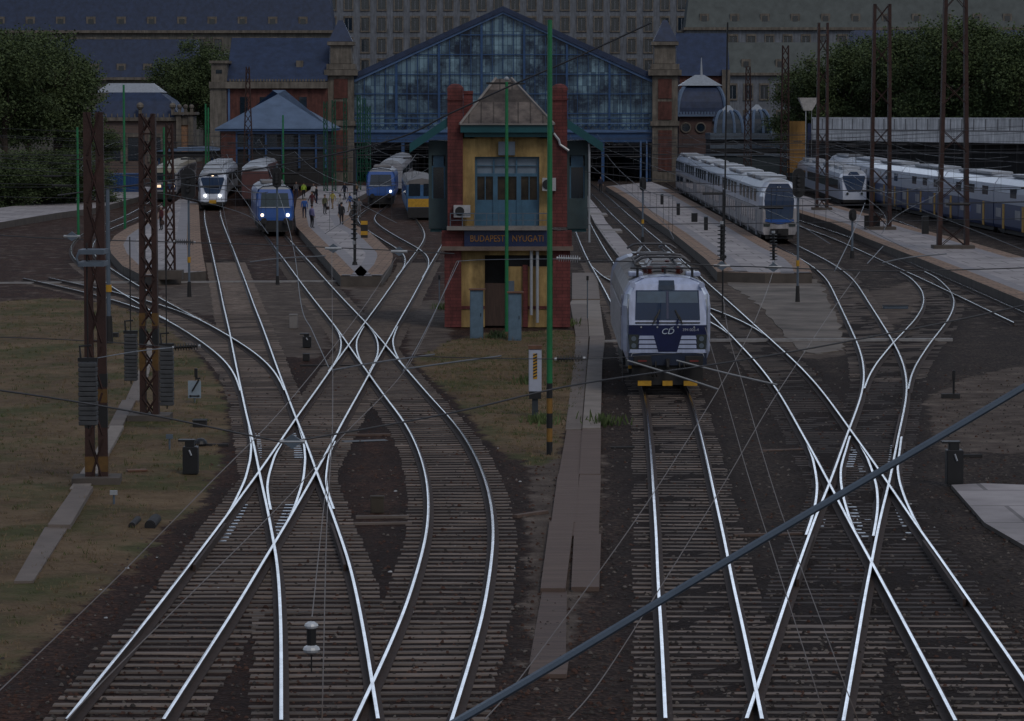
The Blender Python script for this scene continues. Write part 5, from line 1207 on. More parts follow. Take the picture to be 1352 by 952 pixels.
for x, y, tp_, lg, ps, hr, lab in PPL:
    k = (tp_, lg, ps)
    if k not in pm: pm[k] = person_mesh(CM[tp_], CM[lg], ps)
    p = obj('person', pm[k]); p.location = G(x, y, .385); p.rotation_euler = (0, 0, rnd(-1.2, 1.2) if ps != 'stand' else rnd(2, 4)); p.scale = [rnd(.98, 1.06)] * 3
    tag(p, lab, 'person', 'people on the platforms'); obj('hair', ME_HAIR[hr], p)
    if ps == 'bag':
        t = MB(); t.bevbox((.27, -.08, .56), (.14, .34, .3), .04); g = obj('shoulder_bag', (t, CM['brown'])); g.location = p.location; g.rotation_euler = p.rotation_euler; g.scale = p.scale
        t = MB(); t.tube([(.27, -.2, .7), (.27, -.08, .79), (.27, .04, .7)], .012, 5); obj('handle', (t, CM['brown']), g)
        tag(g, 'brown holdall carried by the person in %s' % ('olive jacket' if tp_ == 'olive' else 'maroon on the left platform'), 'bag')
# ---------------------------------------------------------------- masts and poles
def lattice(label, base, h, w0, w1, dep, m, leg=.12, pitch=1.1, two=False, foot=True, grp='brown lattice masts', name='lattice_mast', rz=0., band=None):
    o = thing(name, label, 'mast', base, rz, grp)
    if two:
        for s in (-1, 1):
            t = MB(); t.loft([[(s * w0 / 2 - leg, -dep / 2, 0), (s * w0 / 2 + leg, -dep / 2, 0), (s * w0 / 2 + leg, dep / 2, 0), (s * w0 / 2 - leg, dep / 2, 0)], [(s * w1 / 2 - leg * .8, -dep / 2, h), (s * w1 / 2 + leg * .8, -dep / 2, h), (s * w1 / 2 + leg * .8, dep / 2, h), (s * w1 / 2 - leg * .8, dep / 2, h)]])
            l = obj('leg', (t, m), o)
            if band:
                for k, (za, zb) in enumerate(band):
                    q = za / h; ww = w0 + (w1 - w0) * (za + zb) / 2 / h; t = MB(); t.bx((s * ww / 2 - leg - .004, -dep / 2 - .004, za), (s * ww / 2 + leg + .004, dep / 2 + .004, zb)); obj('warning_band', (t, mat('faded_yellow_band', (.12, .062, .014), .7, 0, .35, 4.) if k % 2 == 0 else M_DARK), l)
        n = int(h / pitch)
        for k in range(n):
            za, zb = h * k / n, h * (k + 1) / n; wa = w0 + (w1 - w0) * k / n; wb = w0 + (w1 - w0) * (k + 1) / n; s = 1 if k % 2 else -1
            if k % 2 == 0 or h < 12:
                for yy in (-dep / 2 - .01, dep / 2 + .01): t = MB(); t.tube([(s * wa / 2, yy, za + .1), (-s * wb / 2, yy, zb)], .026, 4); t.tube([(-s * wa / 2, yy * 1.02, za + .1), (s * wb / 2, yy * 1.02, zb)], .026, 4); obj('lacing', (t, m), o)
            if k % 3 == 0 and h < 12: t = MB(); t.box((0, 0, za + .12), (wa, dep * .8, .05)); obj('batten', (t, m), o)
    else:
        for sx in (-1, 1):
            for sy in (-1, 1):
                t = MB(); t.tube([(sx * w0 / 2, sy * dep / 2, 0), (sx * w1 / 2, sy * w1 / 2, h)], leg / 2, 4); obj('leg', (t, m), o)
        n = max(3, int(h / pitch)); t = MB()
        for k in range(n):
            u, v = k / n, (k + 1) / n; wa = w0 + (w1 - w0) * u; wb = w0 + (w1 - w0) * v; da = dep + (w1 - dep) * u; db = dep + (w1 - dep) * v
            for s in (-1, 1):
                t.tube([(-wa / 2, s * da / 2, h * u), (wb / 2, s * db / 2, h * v)], leg * .25, 4); t.tube([(wa / 2, s * da / 2, h * u), (-wb / 2, s * db / 2, h * v)], leg * .25, 4)
                t.tube([(s * wa / 2, -da / 2, h * u), (s * wb / 2, db / 2, h * v)], leg * .25, 4)
            if k % 3 == 2: t.box((0, 0, h * v), (wb, db, .06))
        obj('lacing', (t, m), o)
    if foot: t = MB(); t.box((0, 0, -.02), (w0 + .9, dep + .8, .5)); obj('footing', (t, M_KERB), o)
    return o
def hz(y, Y): return A(676, y, Y).z
b = G(128, 640, -.2); lattice('nearest brown twin channel mast on the left with faded yellow bands', b, hz(148, b.y) + .2, .34, .31, .3, M_MAST, .125, 1.1, True, band=[(.35, .75), (1.5, 2.1), (2.15, 2.5), (2.55, 2.9)], rz=.08)
b = G(198, 556, -.2); lattice('dark brown lattice mast hung with tensioning weights, second from the left', b, hz(150, b.y) + .2, .41, .37, .4, M_MAST, .09, .7, True, band=[(1.6, 2.3), (2.4, 2.9), (3.0, 3.4)])
b = G(225, 362, .38); lattice('thin brown lattice mast at the end of the left platform', b, hz(163, b.y) - .38, .5, .32, .4, M_MAST, .1, .8, False)
b = G(1162, 303, .38); lattice('wide brown lattice mast on the far right platform, middle of the three', b, 17.5, 1.45, 1.15, .7, M_MAST, .14, 1.5, True)
b = G(1085, 277, .38); lattice('brown lattice mast nearest the white train with the slanted nose', b, 17.5, .95, .8, .7, M_MAST, .13, 1.4, True)
b = G(1258, 328, .38); lattice('tallest wide brown lattice mast at the right edge of the far platform', b, 17.5, 1.85, 1.3, .8, M_MAST, .14, 1.5, True)
lattice('slender brown lattice mast in front of the small domes', A(987, 232, 400) * 1 - Vector((0, 0, A(987, 232, 400).z)), hz(88, 400), 1.0, .5, .8, M_MAST, .12, 1.2, False)
lattice('slender brown lattice mast in front of the pale grey block', A(1036, 232, 396) - Vector((0, 0, A(1036, 232, 396).z)), hz(60, 396), 1.1, .7, .8, M_MAST, .14, 1.2, False)
lattice('slender brown lattice mast rising in front of the station wing', A(328, 232, 392) - Vector((0, 0, A(328, 232, 392).z)), hz(88, 392), 1.3, .35, .8, M_MAST, .12, 1.1, False)
# plain poles
def pole(name, label, base, h, r, m, bands=None, cat='pole', grp=None, foot=None, taper=.8):
    o = thing(name, label, cat, base, 0, grp)
    z = 0
    if bands:
        z = bands[-1][1]
        for za, zb, bm_ in bands: t = MB(); t.cyl((0, 0, za), (0, 0, zb), r * 1.04, n=12); obj('warning_band', (t, bm_), o)
    t = MB(); t.cyl((0, 0, z), (0, 0, h), r, r * taper, 12); obj('shaft', (t, m), o)
    if foot: t = MB(); t.cyl((0, 0, -.1), (0, 0, foot), r * 2.1, r * 1.5, 10); obj('base_sleeve', (t, M_UNDER), o)
    return o
b = G(725.5, 602, -.2); sp = b.y / F
bh = [(0, 19), (19, 37), (37, 57), (57, 77), (77, 97)]
pole('green_mast', 'tall green mast with black and yellow bands standing in front of the signal box', b, 12.2, .082, M_GREEN, [(a * sp, c * sp, M_DARK if k % 2 == 0 else mat('mast_yellow_band', (.24, .12, .02), .6, 0, .3, 4.)) for k, (a, c) in enumerate(bh)])
b = G(669, 438, -.2); o = pole('green_mast', 'green mast with crossbar and white tip rising behind the grey blue cabinets', b, hz(108, b.y) + .2, .085, M_GREEN)
t = MB(); z_ = hz(110, b.y) + .2; t.box((-.35, 0, z_), (1.1, .06, .09)); t.box((.5, 0, z_ - .02), (.6, .05, .07)); obj('crossbar', (t, M_UNDER), o); t = MB(); t.sphere((0, 0, z_ + .2), .1, 10); obj('tip_insulator', (t, M_LGREY), o)
gp = 'thin green poles on the left'
for x, yb, yt, Y_, lab in ((103, 262, 168, 250, 'short thin green pole at the left edge behind the nearest mast'), (165, 300, 112, 262, 'tall thin green pole between the two left masts'), (200, 260, 170, 330, 'thin green pole just right of the second mast'), (217, 260, 168, 330, 'thin green pole over the grey train'), (272, 225, 137, 400, 'teal pole standing alone left of the pavilion'), (275.5, 225, 142, 402, 'slimmer teal pole beside the teal one'), (374, 225, 152, 390, 'thin green pole in front of the pavilion windows')):
    pole('green_pole', lab, Vector((A(x, yb, Y_).x, Y_, -.25)), hz(yt, Y_) + .25, .11 if Y_ < 300 else .13, M_GREEN, grp=gp)
gl_ = 'green lattice portal legs'
for k, (x, yt, Y_) in enumerate(((430, 134, 372), (441, 132, 372), (474, 126, 378), (487, 140, 378), (481, 130, 420), (456, 130, 420))):
    lattice(('first', 'second', 'third', 'fourth', 'fifth', 'sixth')[k] + ' green lattice leg from the left near the hall tower' if 0 else ['green lattice leg nearest the pavilion', 'green lattice leg touching the left hall tower', 'green lattice leg just left of the hall opening', 'green lattice leg above the single lit blue locomotive', 'farther green lattice leg at the hall opening', 'farther green lattice leg in front of the hall tower'][k],
            Vector((A(x, 240, Y_).x, Y_, .3)), hz(yt, Y_) - .3, .42, .36, .4, M_GREEND, .11, .9, False, False, gl_, 'green_lattice_leg')
sg = 'colour light signals'
def signal(label, x, yb, z, yt, m, head=None, r=.06, foot=.8, band=True):
    b = G(x, yb, z); o = pole('signal_post' if head else 'grey_post', label, b, hz(yt, b.y) - z, r, m, None, 'signal' if head else 'post', None, foot, .9)
    if band: t = MB(); t.cyl((0, 0, foot + 1.0), (0, 0, foot + 1.3), r * 1.5, n=10); obj('yellow_band', (t, M_YEL), o)
    if head:
        ya, yb2, w_ = head; z0, z1 = hz(yb2, b.y) - z, hz(ya, b.y) - z; t = MB(); hw = w_ / 2
        pr = [(hw * math.cos(u), hw * math.sin(u)) for u in [math.pi * k / 8 for k in range(9)]]; loop = [(x_, z1 - hw + z__) for x_, z__ in pr] + [(-x_, z0 + hw - z__) for x_, z__ in pr]
        t.loft([[(p[0], -.2, p[1]) for p in loop], [(p[0], -.1, p[1]) for p in loop]]); hd_ = obj('signal_head', (t, M_DARK), o)
        n = 4; 
        for k in range(n):
            zc = z0 + hw + (z1 - z0 - 2 * hw) * (k + .5) / n; t = MB(); t.cyl((0, -.2, zc), (0, -.38, zc + .01), .1, .09, 10); obj('lens_hood', (t, M_DARK), hd_)
    return o
signal('blue grey signal post with black oval head in front of the white headlit train', 250, 392, -.2, 224, M_GREY, (222, 264, .75))
signal('blue grey signal post with black oval head in front of the double deck train nose', 1053, 398, -.15, 222, M_GREY, (222, 261, .62))
signal('grey signal post with small dark box head in front of the bright blue locomotive', 366.5, 376, -.2, 216, M_GREY, (221, 248, .5), .06, .5, False)
signal('grey signal post with twin dark heads on the right platform edge beyond the loco', 848.5, 318, -.1, 234, M_GREY, (234, 252, .5), .07, .3)
signal('grey post on the far right platform edge with small box', 1125, 341, -.2, 276, M_GREY, (276, 292, .5), .08, .5, False)
signal('blue grey post directly right of the nearest left mast', 144, 455, -.2, 250, M_GREY, None, .09, 1.2)
o = signal('dark signal column on the crowded platform carrying insulators', 468.5, 350, .38, 196, M_DARK, None, .09, .2, False)
signal('dark post standing below the left crossing apron of the right platform', 954, 420, -.2, 250, M_DARK, None, .04, .1, False)
# brackets between nearest mast and its post
b = A(118, 333, 79.6); br = thing('steel_bracket', 'blue grey steel bracket frame clamped round the nearest mast', 'bracket', b)
t = MB()
for y in (333, 349): pb(t, 103, y - 3, 137, y + 3, 79.6, .9)
wpart('arms', (t, M_GREY), br); t = MB(); t.tube([A(104, 333, 79.6), A(101, 341, 79.6), A(104, 349, 79.6)], .03, 5); wpart('loop', (t, M_GREY), br)
# tensioning weights
wg_ = 'stacked tensioning weights'
for x0, y0, x1, y1, Y_, lab in ((104, 478, 128, 562, 79.9, 'dark stacked tensioning weights hanging on the nearest mast'), (164, 441, 181, 503, 98, 'blue grey stacked weights hanging left of the second mast'), (211, 458, 229, 536, 95.5, 'blue grey stacked weights hanging right of the second mast')):
    c = A((x0 + x1) / 2, y0, Y_); w_ = (x1 - x0) * PX(Y_); h_ = (y1 - y0) * PX(Y_); o = thing('tension_weight', lab, 'weight', c, 0, wg_); t = MB(); n = 13
    for k in range(n): t.bevbox((0, 0, -h_ * (k + .5) / n), (w_ * rnd(.96, 1.02), w_ * .8, h_ / n * .9), .015)
    obj('weight_stack', (t, mat('weight_concrete', (.06, .063, .07), .85, 0, .3, 3.)), o); t = MB(); t.cyl((0, 0, -h_ - .1), (0, 0, 3.), .02, n=6); obj('rod', (t, M_DARK), o)
    t = MB(); t.box((0, 0, .06), (w_ * 1.1, .1, .1)); t.tube([(-w_ * .4, 0, .1), (-w_ * .45, 0, .4), (w_ * .2, 0, .42)], .03, 5); obj('hanger', (t, M_DARK), o)
# --- insulators hanging in the foreground wires
ig = 'ribbed insulators in the span wires'
def insul(lab, p, q, r=.07, m=M_DARK, n=9):
    p = Vector(p); q = Vector(q); o = thing('ribbed_insulator', lab, 'insulator', p, 0, ig); t = MB(); pts = []; rr = []
    for k in range(n):
        for u, v in ((0, .35), (.3, .35), (.4, 1), (.6, 1), (.7, .35)): pts.append(p.lerp(q, (k + u) / n)); rr.append(r * v)
    t.tube(pts, rr, 8); wpart('ribs', (t, m), o); t = MB(); t.cyl(p, p + (q - p) * -.08, r * .5, n=6); t.cyl(q, q + (q - p) * .08, r * .5, n=6); wpart('end_cap', (t, M_LGREY), o); return o
insul('upright black ribbed insulator over the crowded platform', A(468, 262, 150), A(467.5, 318, 150), .16)
insul('upright black ribbed insulator over the right platform front', A(953, 296, 120), A(952.5, 345, 120), .16)
insul('upright black ribbed insulator left of the oval headed signal by the double deck train', A(1021, 308, 130), A(1021.5, 345, 130), .16)
insul('level dark ribbed insulator left of the second mast weights', A(230, 459, 88), A(262, 457, 88), .1)
insul('level ribbed insulator over the left platform front', A(231, 319, 140), A(256, 320, 140), .12)
insul('level grey ribbed insulator at the corner of the signal box', A(737, 341, 110), A(764, 342, 110), .12, M_LGREY)
insul('level dark ribbed insulator above the white banded cabinet', A(735, 474, 80), A(770, 473, 80), .08)
for x, y, Y_, lab in ((440, 328, 130, 'blue grey clamp block over the crowded platform'), (527, 332, 130, 'blue grey clamp block right of the crowded platform tip'), (953, 351, 118, 'blue grey clamp block over the right platform front'), (1021, 353, 128, 'blue grey clamp block left of the tall grey signal'), (95, 312, 90, 'blue grey clamp block at the left edge'), (386, 583, 55, 'large blue grey junction of the foreground span wire over the crossing')):
    o = thing('wire_clamp', lab, 'clamp', A(x, y, Y_)); s = (9 if Y_ > 60 else 14) * PX(Y_); t = MB(); t.loft([[(-s, -.03, 0), (0, -.03, s * .7), (s, -.03, 0), (0, -.03, -s * .7)], [(-s, .03, 0), (0, .03, s * .7), (s, .03, 0), (0, .03, -s * .7)]]); obj('plate', (t, M_GREY), o)
    t = MB(); t.cyl((-s * 1.2, 0, 0), (s * 1.2, 0, 0), s * .22, n=6); obj('tube', (t, M_LGREY), o)
o = thing('hanging_insulator', 'white double capped insulator hanging low over the bottom left tracks', 'insulator', A(411, 826, 40))
for dy, rx in ((0, .09), (32, .11)):
    t = MB(); t.sphere((0, 0, -dy * PX(40)), rx, 12, 0, (1, 1, .6)); obj('porcelain_cap', (t, mat('glazed_white', (.55, .58, .62), .2)), o)
t = MB(); t.cyl((0, 0, -.02), (0, 0, -.29), .06, n=8); t.cyl((0, 0, -.32), (0, 0, -.6), .01, n=5); obj('stem', (t, M_DARK), o)
# ---------------------------------------------------------------- wires
M_ARM = mat('arm_grey', (.16, .175, .2), .5, .2, .1, 2.)
def wire(lab, pts, r, m=M_WIRED, name='overhead_wire', n=10, cat='wire'):
    P = [A(x, y, Y) for x, y, Y in pts]; q = []
    for i in range(len(P) - 1):
        p0, p1, p2, p3 = P[max(i - 1, 0)], P[i], P[i + 1], P[min(i + 2, len(P) - 1)]
        for k in range(n):
            u = k / n; q.append(.5 * ((2 * p1) + (p2 - p0) * u + (2 * p0 - 5 * p1 + 4 * p2 - p3) * u * u + (3 * p1 - p0 - 3 * p2 + p3) * u ** 3))
    q.append(P[-1]); t = MB(); t.tube(q, r, 6); return tag(obj(name, (t, m)), lab, cat)
o = wire('thick blue grey cable crossing the lower right corner close to the camera', [(560, 978, 13), (735, 876, 14), (1000, 717, 15.2), (1276, 556, 16.5), (1420, 470, 17)], .0185, M_CABLE, 'thick_cable', 10, 'cable')
wire('span wire sagging from the left edge down to the junction over the crossing', [(-40, 510, 55), (76, 526.5, 55), (200, 548, 55), (330, 575, 55), (374, 584, 55)], .017)
wire('span wire rising from the crossing junction to the right edge past the loco nose', [(398, 581, 55), (545, 555, 56), (620, 540, 57), (760, 508, 58), (950, 480, 60), (1080, 458, 61), (1276, 420, 62), (1400, 392, 62)], .017)
wire('brown wire from the bottom left rising over the crossing to the signal box corner', [(80, 960, 46), (160, 875, 52), (370, 667, 70), (452, 576, 80), (526, 500, 95), (560, 444, 105), (603, 345, 118)], .011, M_WIRE)
wire('brown wire from the left bottom edge rising towards the platform clamp', [(-20, 930, 46), (77, 838, 52), (172, 745, 58), (274, 641, 66), (379, 533, 80), (477, 410, 105), (523, 340, 128)], .0105, M_WIRE)
wire('brown wire rising left of the navy locomotive from the bottom centre', [(640, 950, 46), (702, 875, 52), (857, 660, 66), (970, 477, 85), (1006, 401, 100), (1021, 358, 124)], .0105, M_WIRE)
wire('brown wire crossing the locomotive track up to the right hand apron', [(750, 950, 46), (809, 875, 52), (943, 660, 66), (1012, 542, 76), (1052, 480, 85), (1102, 405, 100), (1135, 359, 118)], .0105, M_WIRE)
wire('thin wire dropping right of the loco to the bottom right, left of the pair', [(931, 432, 86), (960, 530, 76), (982, 608, 68), (998, 660, 62), (1067, 876, 48), (1092, 960, 46)], .008, M_WIRE)
wire('thin wire dropping right of the loco to the bottom right, right of the pair', [(955, 395, 92), (962, 440, 86), (980, 505, 78), (1026, 660, 62), (1105, 876, 48), (1136, 960, 46)], .008, M_WIRE)
wire('thin straight upright wire over the left double slip', [(438, 330, 130), (439, 440, 100), (439, 560, 76), (432, 680, 60), (427, 876, 48), (425, 960, 46)], .009, M_WIRE)
wire('thin wire ending at the hanging white insulator', [(438, 575, 70), (426, 683, 58), (412, 815, 44)], .008, M_WIRE)
wire('thin pale wire past the blue locomotive to the left diamond', [(352, 216, 250), (372, 268, 200), (388, 330, 160), (398, 404, 125), (412, 436, 115), (434, 485, 100)], .014, M_ARM)
wire('black wire climbing from the left over the pavilion and the signal box roof', [(76, 258, 130), (240, 236, 130), (370, 218, 128), (520, 184, 126), (592, 151, 125), (668, 116, 124), (758, 77, 123), (860, 30, 122)], .035)
wire('pale stay wire from the signal box corner down to the left diamond', [(606, 345, 118), (560, 440, 104), (532, 490, 96)], .011, M_ARM)
wire('pale stay wire running level across the signal box front', [(603, 345, 118), (640, 343, 118), (720, 342, 114), (766, 342, 110)], .014, M_ARM)
wire('light steady arm over the left diamond, upper one', [(437, 489, 98), (500, 478, 98), (574, 468, 98)], .028, M_ARM, 'steady_arm', 4, 'arm')
wire('light steady arm over the left diamond, lower one', [(536, 487, 98), (600, 478, 98), (662, 470, 98)], .028, M_ARM, 'steady_arm', 4, 'arm')
wire('light steady arm slanting across the nose of the navy locomotive', [(828, 476, 84), (890, 495, 84), (948, 514, 84)], .028, M_ARM, 'steady_arm', 4, 'arm')
wire('light steady arm right of the navy locomotive nose', [(893, 476, 84), (960, 493, 84), (1026, 508, 84)], .028, M_ARM, 'steady_arm', 4, 'arm')
wire('light arm in front of the bright blue locomotive', [(330, 346, 130), (370, 341, 130), (430, 338, 130)], .028, M_ARM, 'steady_arm', 4, 'arm')
wire('light arm over the far right turnout', [(1165, 347, 120), (1200, 340, 120), (1250, 335, 120)], .028, M_ARM, 'steady_arm', 4, 'arm')
wire('level dark wire crossing over both left platforms', [(-40, 308, 135), (76, 315, 135), (240, 320, 135), (370, 324, 135), (527, 331, 135), (600, 335, 135)], .025)
wire('level dark wire through the clamps over the right platforms', [(760, 344, 118), (860, 346, 118), (953, 351, 118), (1021, 353, 120), (1160, 358, 120), (1276, 356, 120), (1400, 352, 120)], .025)
wire('level dark wire above the dry grass at the middle', [(540, 470, 86), (640, 473, 84), (735, 474, 80), (800, 473, 80), (900, 466, 80)], .012)
wire('level dark wire across the left grass', [(-40, 444, 88), (76, 448, 88), (190, 455, 88), (228, 459, 88)], .014)
wire('pale wire rising from the left edge to the second mast insulator', [(110, 476, 80), (180, 464, 84), (228, 459, 88)], .014, M_ARM)
wire('thin dark contact wire above the platform one track', [(286, 226, 300), (300, 300, 200), (330, 400, 130)], .012)
wire('thin dark contact wire ending above the far right platform', [(1030, 205, 330), (1120, 240, 260), (1276, 300, 190), (1400, 350, 160)], .02)
wire('thin dark contact wire over the double deck train', [(880, 200, 380), (960, 225, 290), (1060, 262, 220), (1200, 330, 160)], .016)
wire('pale stay wire leaning down to the far right apron', [(1142, 268, 170), (1126, 308, 150), (1102, 358, 122)], .018, M_ARM)
wire('second pale stay wire leaning right of the leaning one', [(1166, 325, 140), (1145, 348, 125)], .016, M_ARM)
# ---------------------------------------------------------------- things on the ground
cg = 'grey blue cabinets before the signal box'
for x0, x1, y0, y1, lab in ((620.5, 638, 383, 448, 'grey blue equipment cabinet with rusty lid, the left of two'), (671, 688.5, 387, 451, 'grey blue equipment cabinet with rusty lid before the green mast')):
    b = G((x0 + x1) / 2, y1, -.2); w_ = (x1 - x0) * PX(b.y); h_ = (y1 - y0) * PX(b.y); o = thing('equipment_cabinet', lab, 'cabinet', b, 0, cg)
    t = MB(); t.bevbox((0, .25, h_ / 2), (w_, .5, h_), .015); obj('housing', (t, mat('cabinet_blue', (.1, .16, .22), .55, 0, .25, 2.5)), o); t = MB(); t.box((.02, .25, h_ + .03), (w_ + .14, .62, .05)); obj('lid', (t, mat('rusty_lid', (.16, .08, .05), .8)), o)
    t = MB(); t.box((0, -.004, h_ * .5), (w_ * .84, .012, h_ * .9)); d_ = obj('door', (t, mat('cabinet_door', (.11, .175, .24), .5, 0, .25, 2.5)), o); t = MB(); t.box((w_ * .32, -.02, h_ * .5), (.03, .03, .14)); obj('handle', (t, M_DARK), d_)
b = G(706.5, 553, -.2); s_ = PX(b.y); o = thing('marker_cabinet', 'white cabinet with yellow and black hatched strip on a dark post', 'cabinet', b)
t = MB(); t.bevbox((0, .12, 64 * s_), (17 * s_, .26, 56 * s_), .02); obj('housing', (t, mat('cabinet_white', (.42, .45, .55), .5, 0, .12, 2.)), o)
t = MB(); t.box((0, .12, 18 * s_), (8 * s_, .16, 36 * s_)); obj('post', (t, mat('dark_teal_post', (.03, .04, .05), .6)), o); t = MB(); t.box((0, .1, 31 * s_), (16 * s_, .24, 9 * s_)); obj('base_box', (t, M_DARK), o); t = MB(); t.box((0, .12, 95 * s_), (18 * s_, .3, 5 * s_)); obj('cap', (t, mat('rusty_lid', (.16, .08, .05), .8)), o)
t = MB(); t.box((0, -.014, 70 * s_), (5.4 * s_, .012, 34 * s_)); hz_ = obj('hatched_strip', (t, M_YEL), o); t = MB()
for k in range(8):
    z = (54.5 + k * 4.1) * s_; w_ = 2.7 * s_; t.loft([[(-w_, -.026, z), (w_, -.026, z + 2.4 * s_), (w_, -.026, z + 4.3 * s_), (-w_, -.026, z + 1.9 * s_)], [(-w_, -.021, z), (w_, -.021, z + 2.4 * s_), (w_, -.021, z + 4.3 * s_), (-w_, -.021, z + 1.9 * s_)]])
obj('black_hatching', (t, M_DARK), hz_)
# dwarf boxes
def pointbox(lab, x, y, w_, h_):
    b = G(x, y, -.2); s_ = PX(b.y); o = thing('dwarf_signal', lab, 'signal', b); t = MB(); t.bevbox((0, .2, h_ * s_ * .52), (w_ * s_, .4, h_ * s_ * .92), .02); obj('housing', (t, M_DARK), o)
    t = MB(); t.bevbox((-.02, .2, h_ * s_ * 1.06), (w_ * s_ * .6, .3, h_ * s_ * .2), .02); t.box((-.1, .2, h_ * s_ * 1.18), (w_ * s_ * 1.1, .3, .05)); obj('hood', (t, M_DARK), o)
    t = MB(); t.tube([(-.02, -.03, h_ * s_ * .88), (.04, -.03, h_ * s_ * .7)], .025, 5); obj('pale_mark', (t, M_LGREY), o); return o
pointbox('black dwarf signal box on the dry grass beside the left crossing', 251, 629, 20, 40)
pointbox('black dwarf signal box with pale mark at the right edge by the crossing', 1261, 643, 22, 50)
for x_, y_, lab in ((265, 590, 'low dark domed point machine cover in the dry grass behind the dwarf signal'), (1259, 604, 'low dark domed point machine cover at the right edge behind the dwarf signal')):
    o = thing('point_machine', lab, 'point machine', G(x_, y_, -.2)); t = MB(); t.sphere((0, 0, .1), .2, 12, 0, (1, 1.3, .8)); obj('cover', (t, M_DARK), o); t = MB(); t.box((.35, 0, .05), (.9, .12, .08)); obj('rod', (t, M_UNDER), o)
pointbox('small black signal box beside the left diamond', 405, 460, 11, 16)
b = G(257, 534, -.2); s_ = PX(b.y); o = thing('point_indicator', 'pale blue point indicator plate with black diagonal lever and arrow', 'indicator', b)
t = MB(); t.box((0, 0, 20 * s_), (17 * s_, .04, 23 * s_)); obj('plate', (t, mat('pale_blue_plate', (.25, .31, .37), .5)), o); t = MB(); t.cyl((0, .03, 0), (0, .03, 12 * s_), .025, n=6); obj('post', (t, M_GREY), o)
t = MB(); t.tube([(-3 * s_, -.05, 18 * s_), (6 * s_, -.05, 33 * s_)], .028, 5); t.tube([(8 * s_, -.05, 35 * s_), (1 * s_, -.05, 34 * s_)], .03, 5); t.tube([(-6 * s_, -.04, 11.5 * s_), (6 * s_, -.04, 11.5 * s_)], .02, 5)
for s in (-1, 1): t.tube([(s * 7.5 * s_, -.04, 11.5 * s_), (s * 4.5 * s_, -.04, 11.5 * s_)], [.004, .05], 6)
obj('lever_symbol', (t, M_DARK), o); t = MB(); t.bevbox((2 * s_, .02, 42 * s_), (4 * s_, .1, 12 * s_), .01); t.cyl((3 * s_, .02, 34 * s_), (2 * s_, .02, 38 * s_), .04, n=6); obj('lamp', (t, M_DARK), o)
b = G(1259, 526, -.2); s_ = PX(b.y); o = thing('point_lever', 'dark hand lever beside the track at the right edge', 'lever', b); t = MB(); t.cyl((0, 0, 0), (0, 0, 26 * s_), .04, n=6); t.bevbox((0, 0, 31 * s_), (4 * s_, .1, 13 * s_), .02); obj('lever', (t, M_DARK), o); t = MB(); t.box((-.1, 0, .08), (.6, .3, .16)); obj('base', (t, M_UNDER), o)
# little posts and boxes
def smallpost(lab, x, y, h_, mt=M_LGREY, w_=10):
    b = G(x, y, -.2); s_ = PX(b.y); o = thing('marker_post', lab, 'post', b); t = MB(); t.cyl((0, 0, 0), (0, 0, h_ * s_), .03, n=6); obj('post', (t, M_GREY), o); t = MB(); t.box((0, -.04, h_ * s_), (w_ * s_, .05, 6 * s_)); obj('plate', (t, mt), o)
p_ = A(955.5, 350, 118.5); o = thing('drop_rod', 'tall thin dark rod rising from the clamp over the right platform front', 'rod', p_); t = MB(); t.tube([(0, 0, 0), (.1, 0, 9.)], .035, 6); obj('rod', (t, M_DARK), o); t = MB(); t.box((0, 0, .3), (.2, .1, .1)); obj('fork', (t, M_DARK), o)
smallpost('low post with pale plate in the grass by the nearest mast footing', 150.5, 668, 18); smallpost('low post with grey plate right of the second mast footing', 224, 596, 20, M_GREY, 9)
smallpost('short dark post with dark cap beside the lower left marker of the path', 580, 400, 34, M_DARK, 3)
smallpost('slim dark post on the slab path beside the signal box', 775.5, 422, 55, M_DARK, 3)
def crate(nm, lab, x, y, w_, d_, h_, m, cat, rz=0, z=-.2, lid=None):
    o = thing(nm, lab, cat, G(x, y, z), rz); t = MB(); t.bevbox((0, d_ / 2, h_ / 2), (w_, d_, h_), .02); obj('box', (t, m), o); t = MB(); t.box((0, d_ / 2, h_ + .02), (w_ * 1.06, d_ * 1.06, .035)); obj('lid', (t, lid or m), o); return o
crate('cable_box', 'low dark cable box in the grass above the dwarf signal', 263, 566, .4, .5, .22, M_UNDER, 'box'); crate('cable_box', 'low dark box in the dry grass above the left weights', 150, 447, .36, .4, .2, M_UNDER, 'box')
crate('cable_box', 'pale concrete cable box beside the left diamond', 387, 434, .35, .5, .6, M_CONC, 'box'); crate('cable_box', 'dark low box between the left diamond and the slip', 404, 477, .25, .4, .25, M_UNDER, 'box')
crate('track_magnet', 'grey track magnet with dark centre between the hook track and its neighbour', 1183, 408, 1.2, .5, .14, M_GREY, 'box', 0, -.2, M_UNDER); crate('sign_plate_box', 'brown marker box standing in the ballast by the grey board', 498, 678, .32, .2, .38, mat('brown_marker', (.06, .048, .035), .8), 'marker')
crate('scrap_plate', 'rusty scrap plate lying in the grass', 182, 626, .5, .3, .07, mat('rusty_lid', (.16, .08, .05), .8), 'scrap', .3)
for x, y, r_, lab in ((200, 692, .13, 'open dark drain pipe end in the dry grass'), (176, 692, .08, 'smaller dark drain pipe end beside the open one')):
    p = G(x, y, -.12); o = thing('drain_pipe', lab, 'pipe', p); t = MB(); t.cyl((0, -.3, 0), (0, .9, .0), r_, n=14); obj('pipe', (t, M_UNDER), o); t = MB(); t.cyl((0, -.315, 0), (0, -.302, 0), r_ * .8, n=14); obj('opening', (t, M_DARK), o)
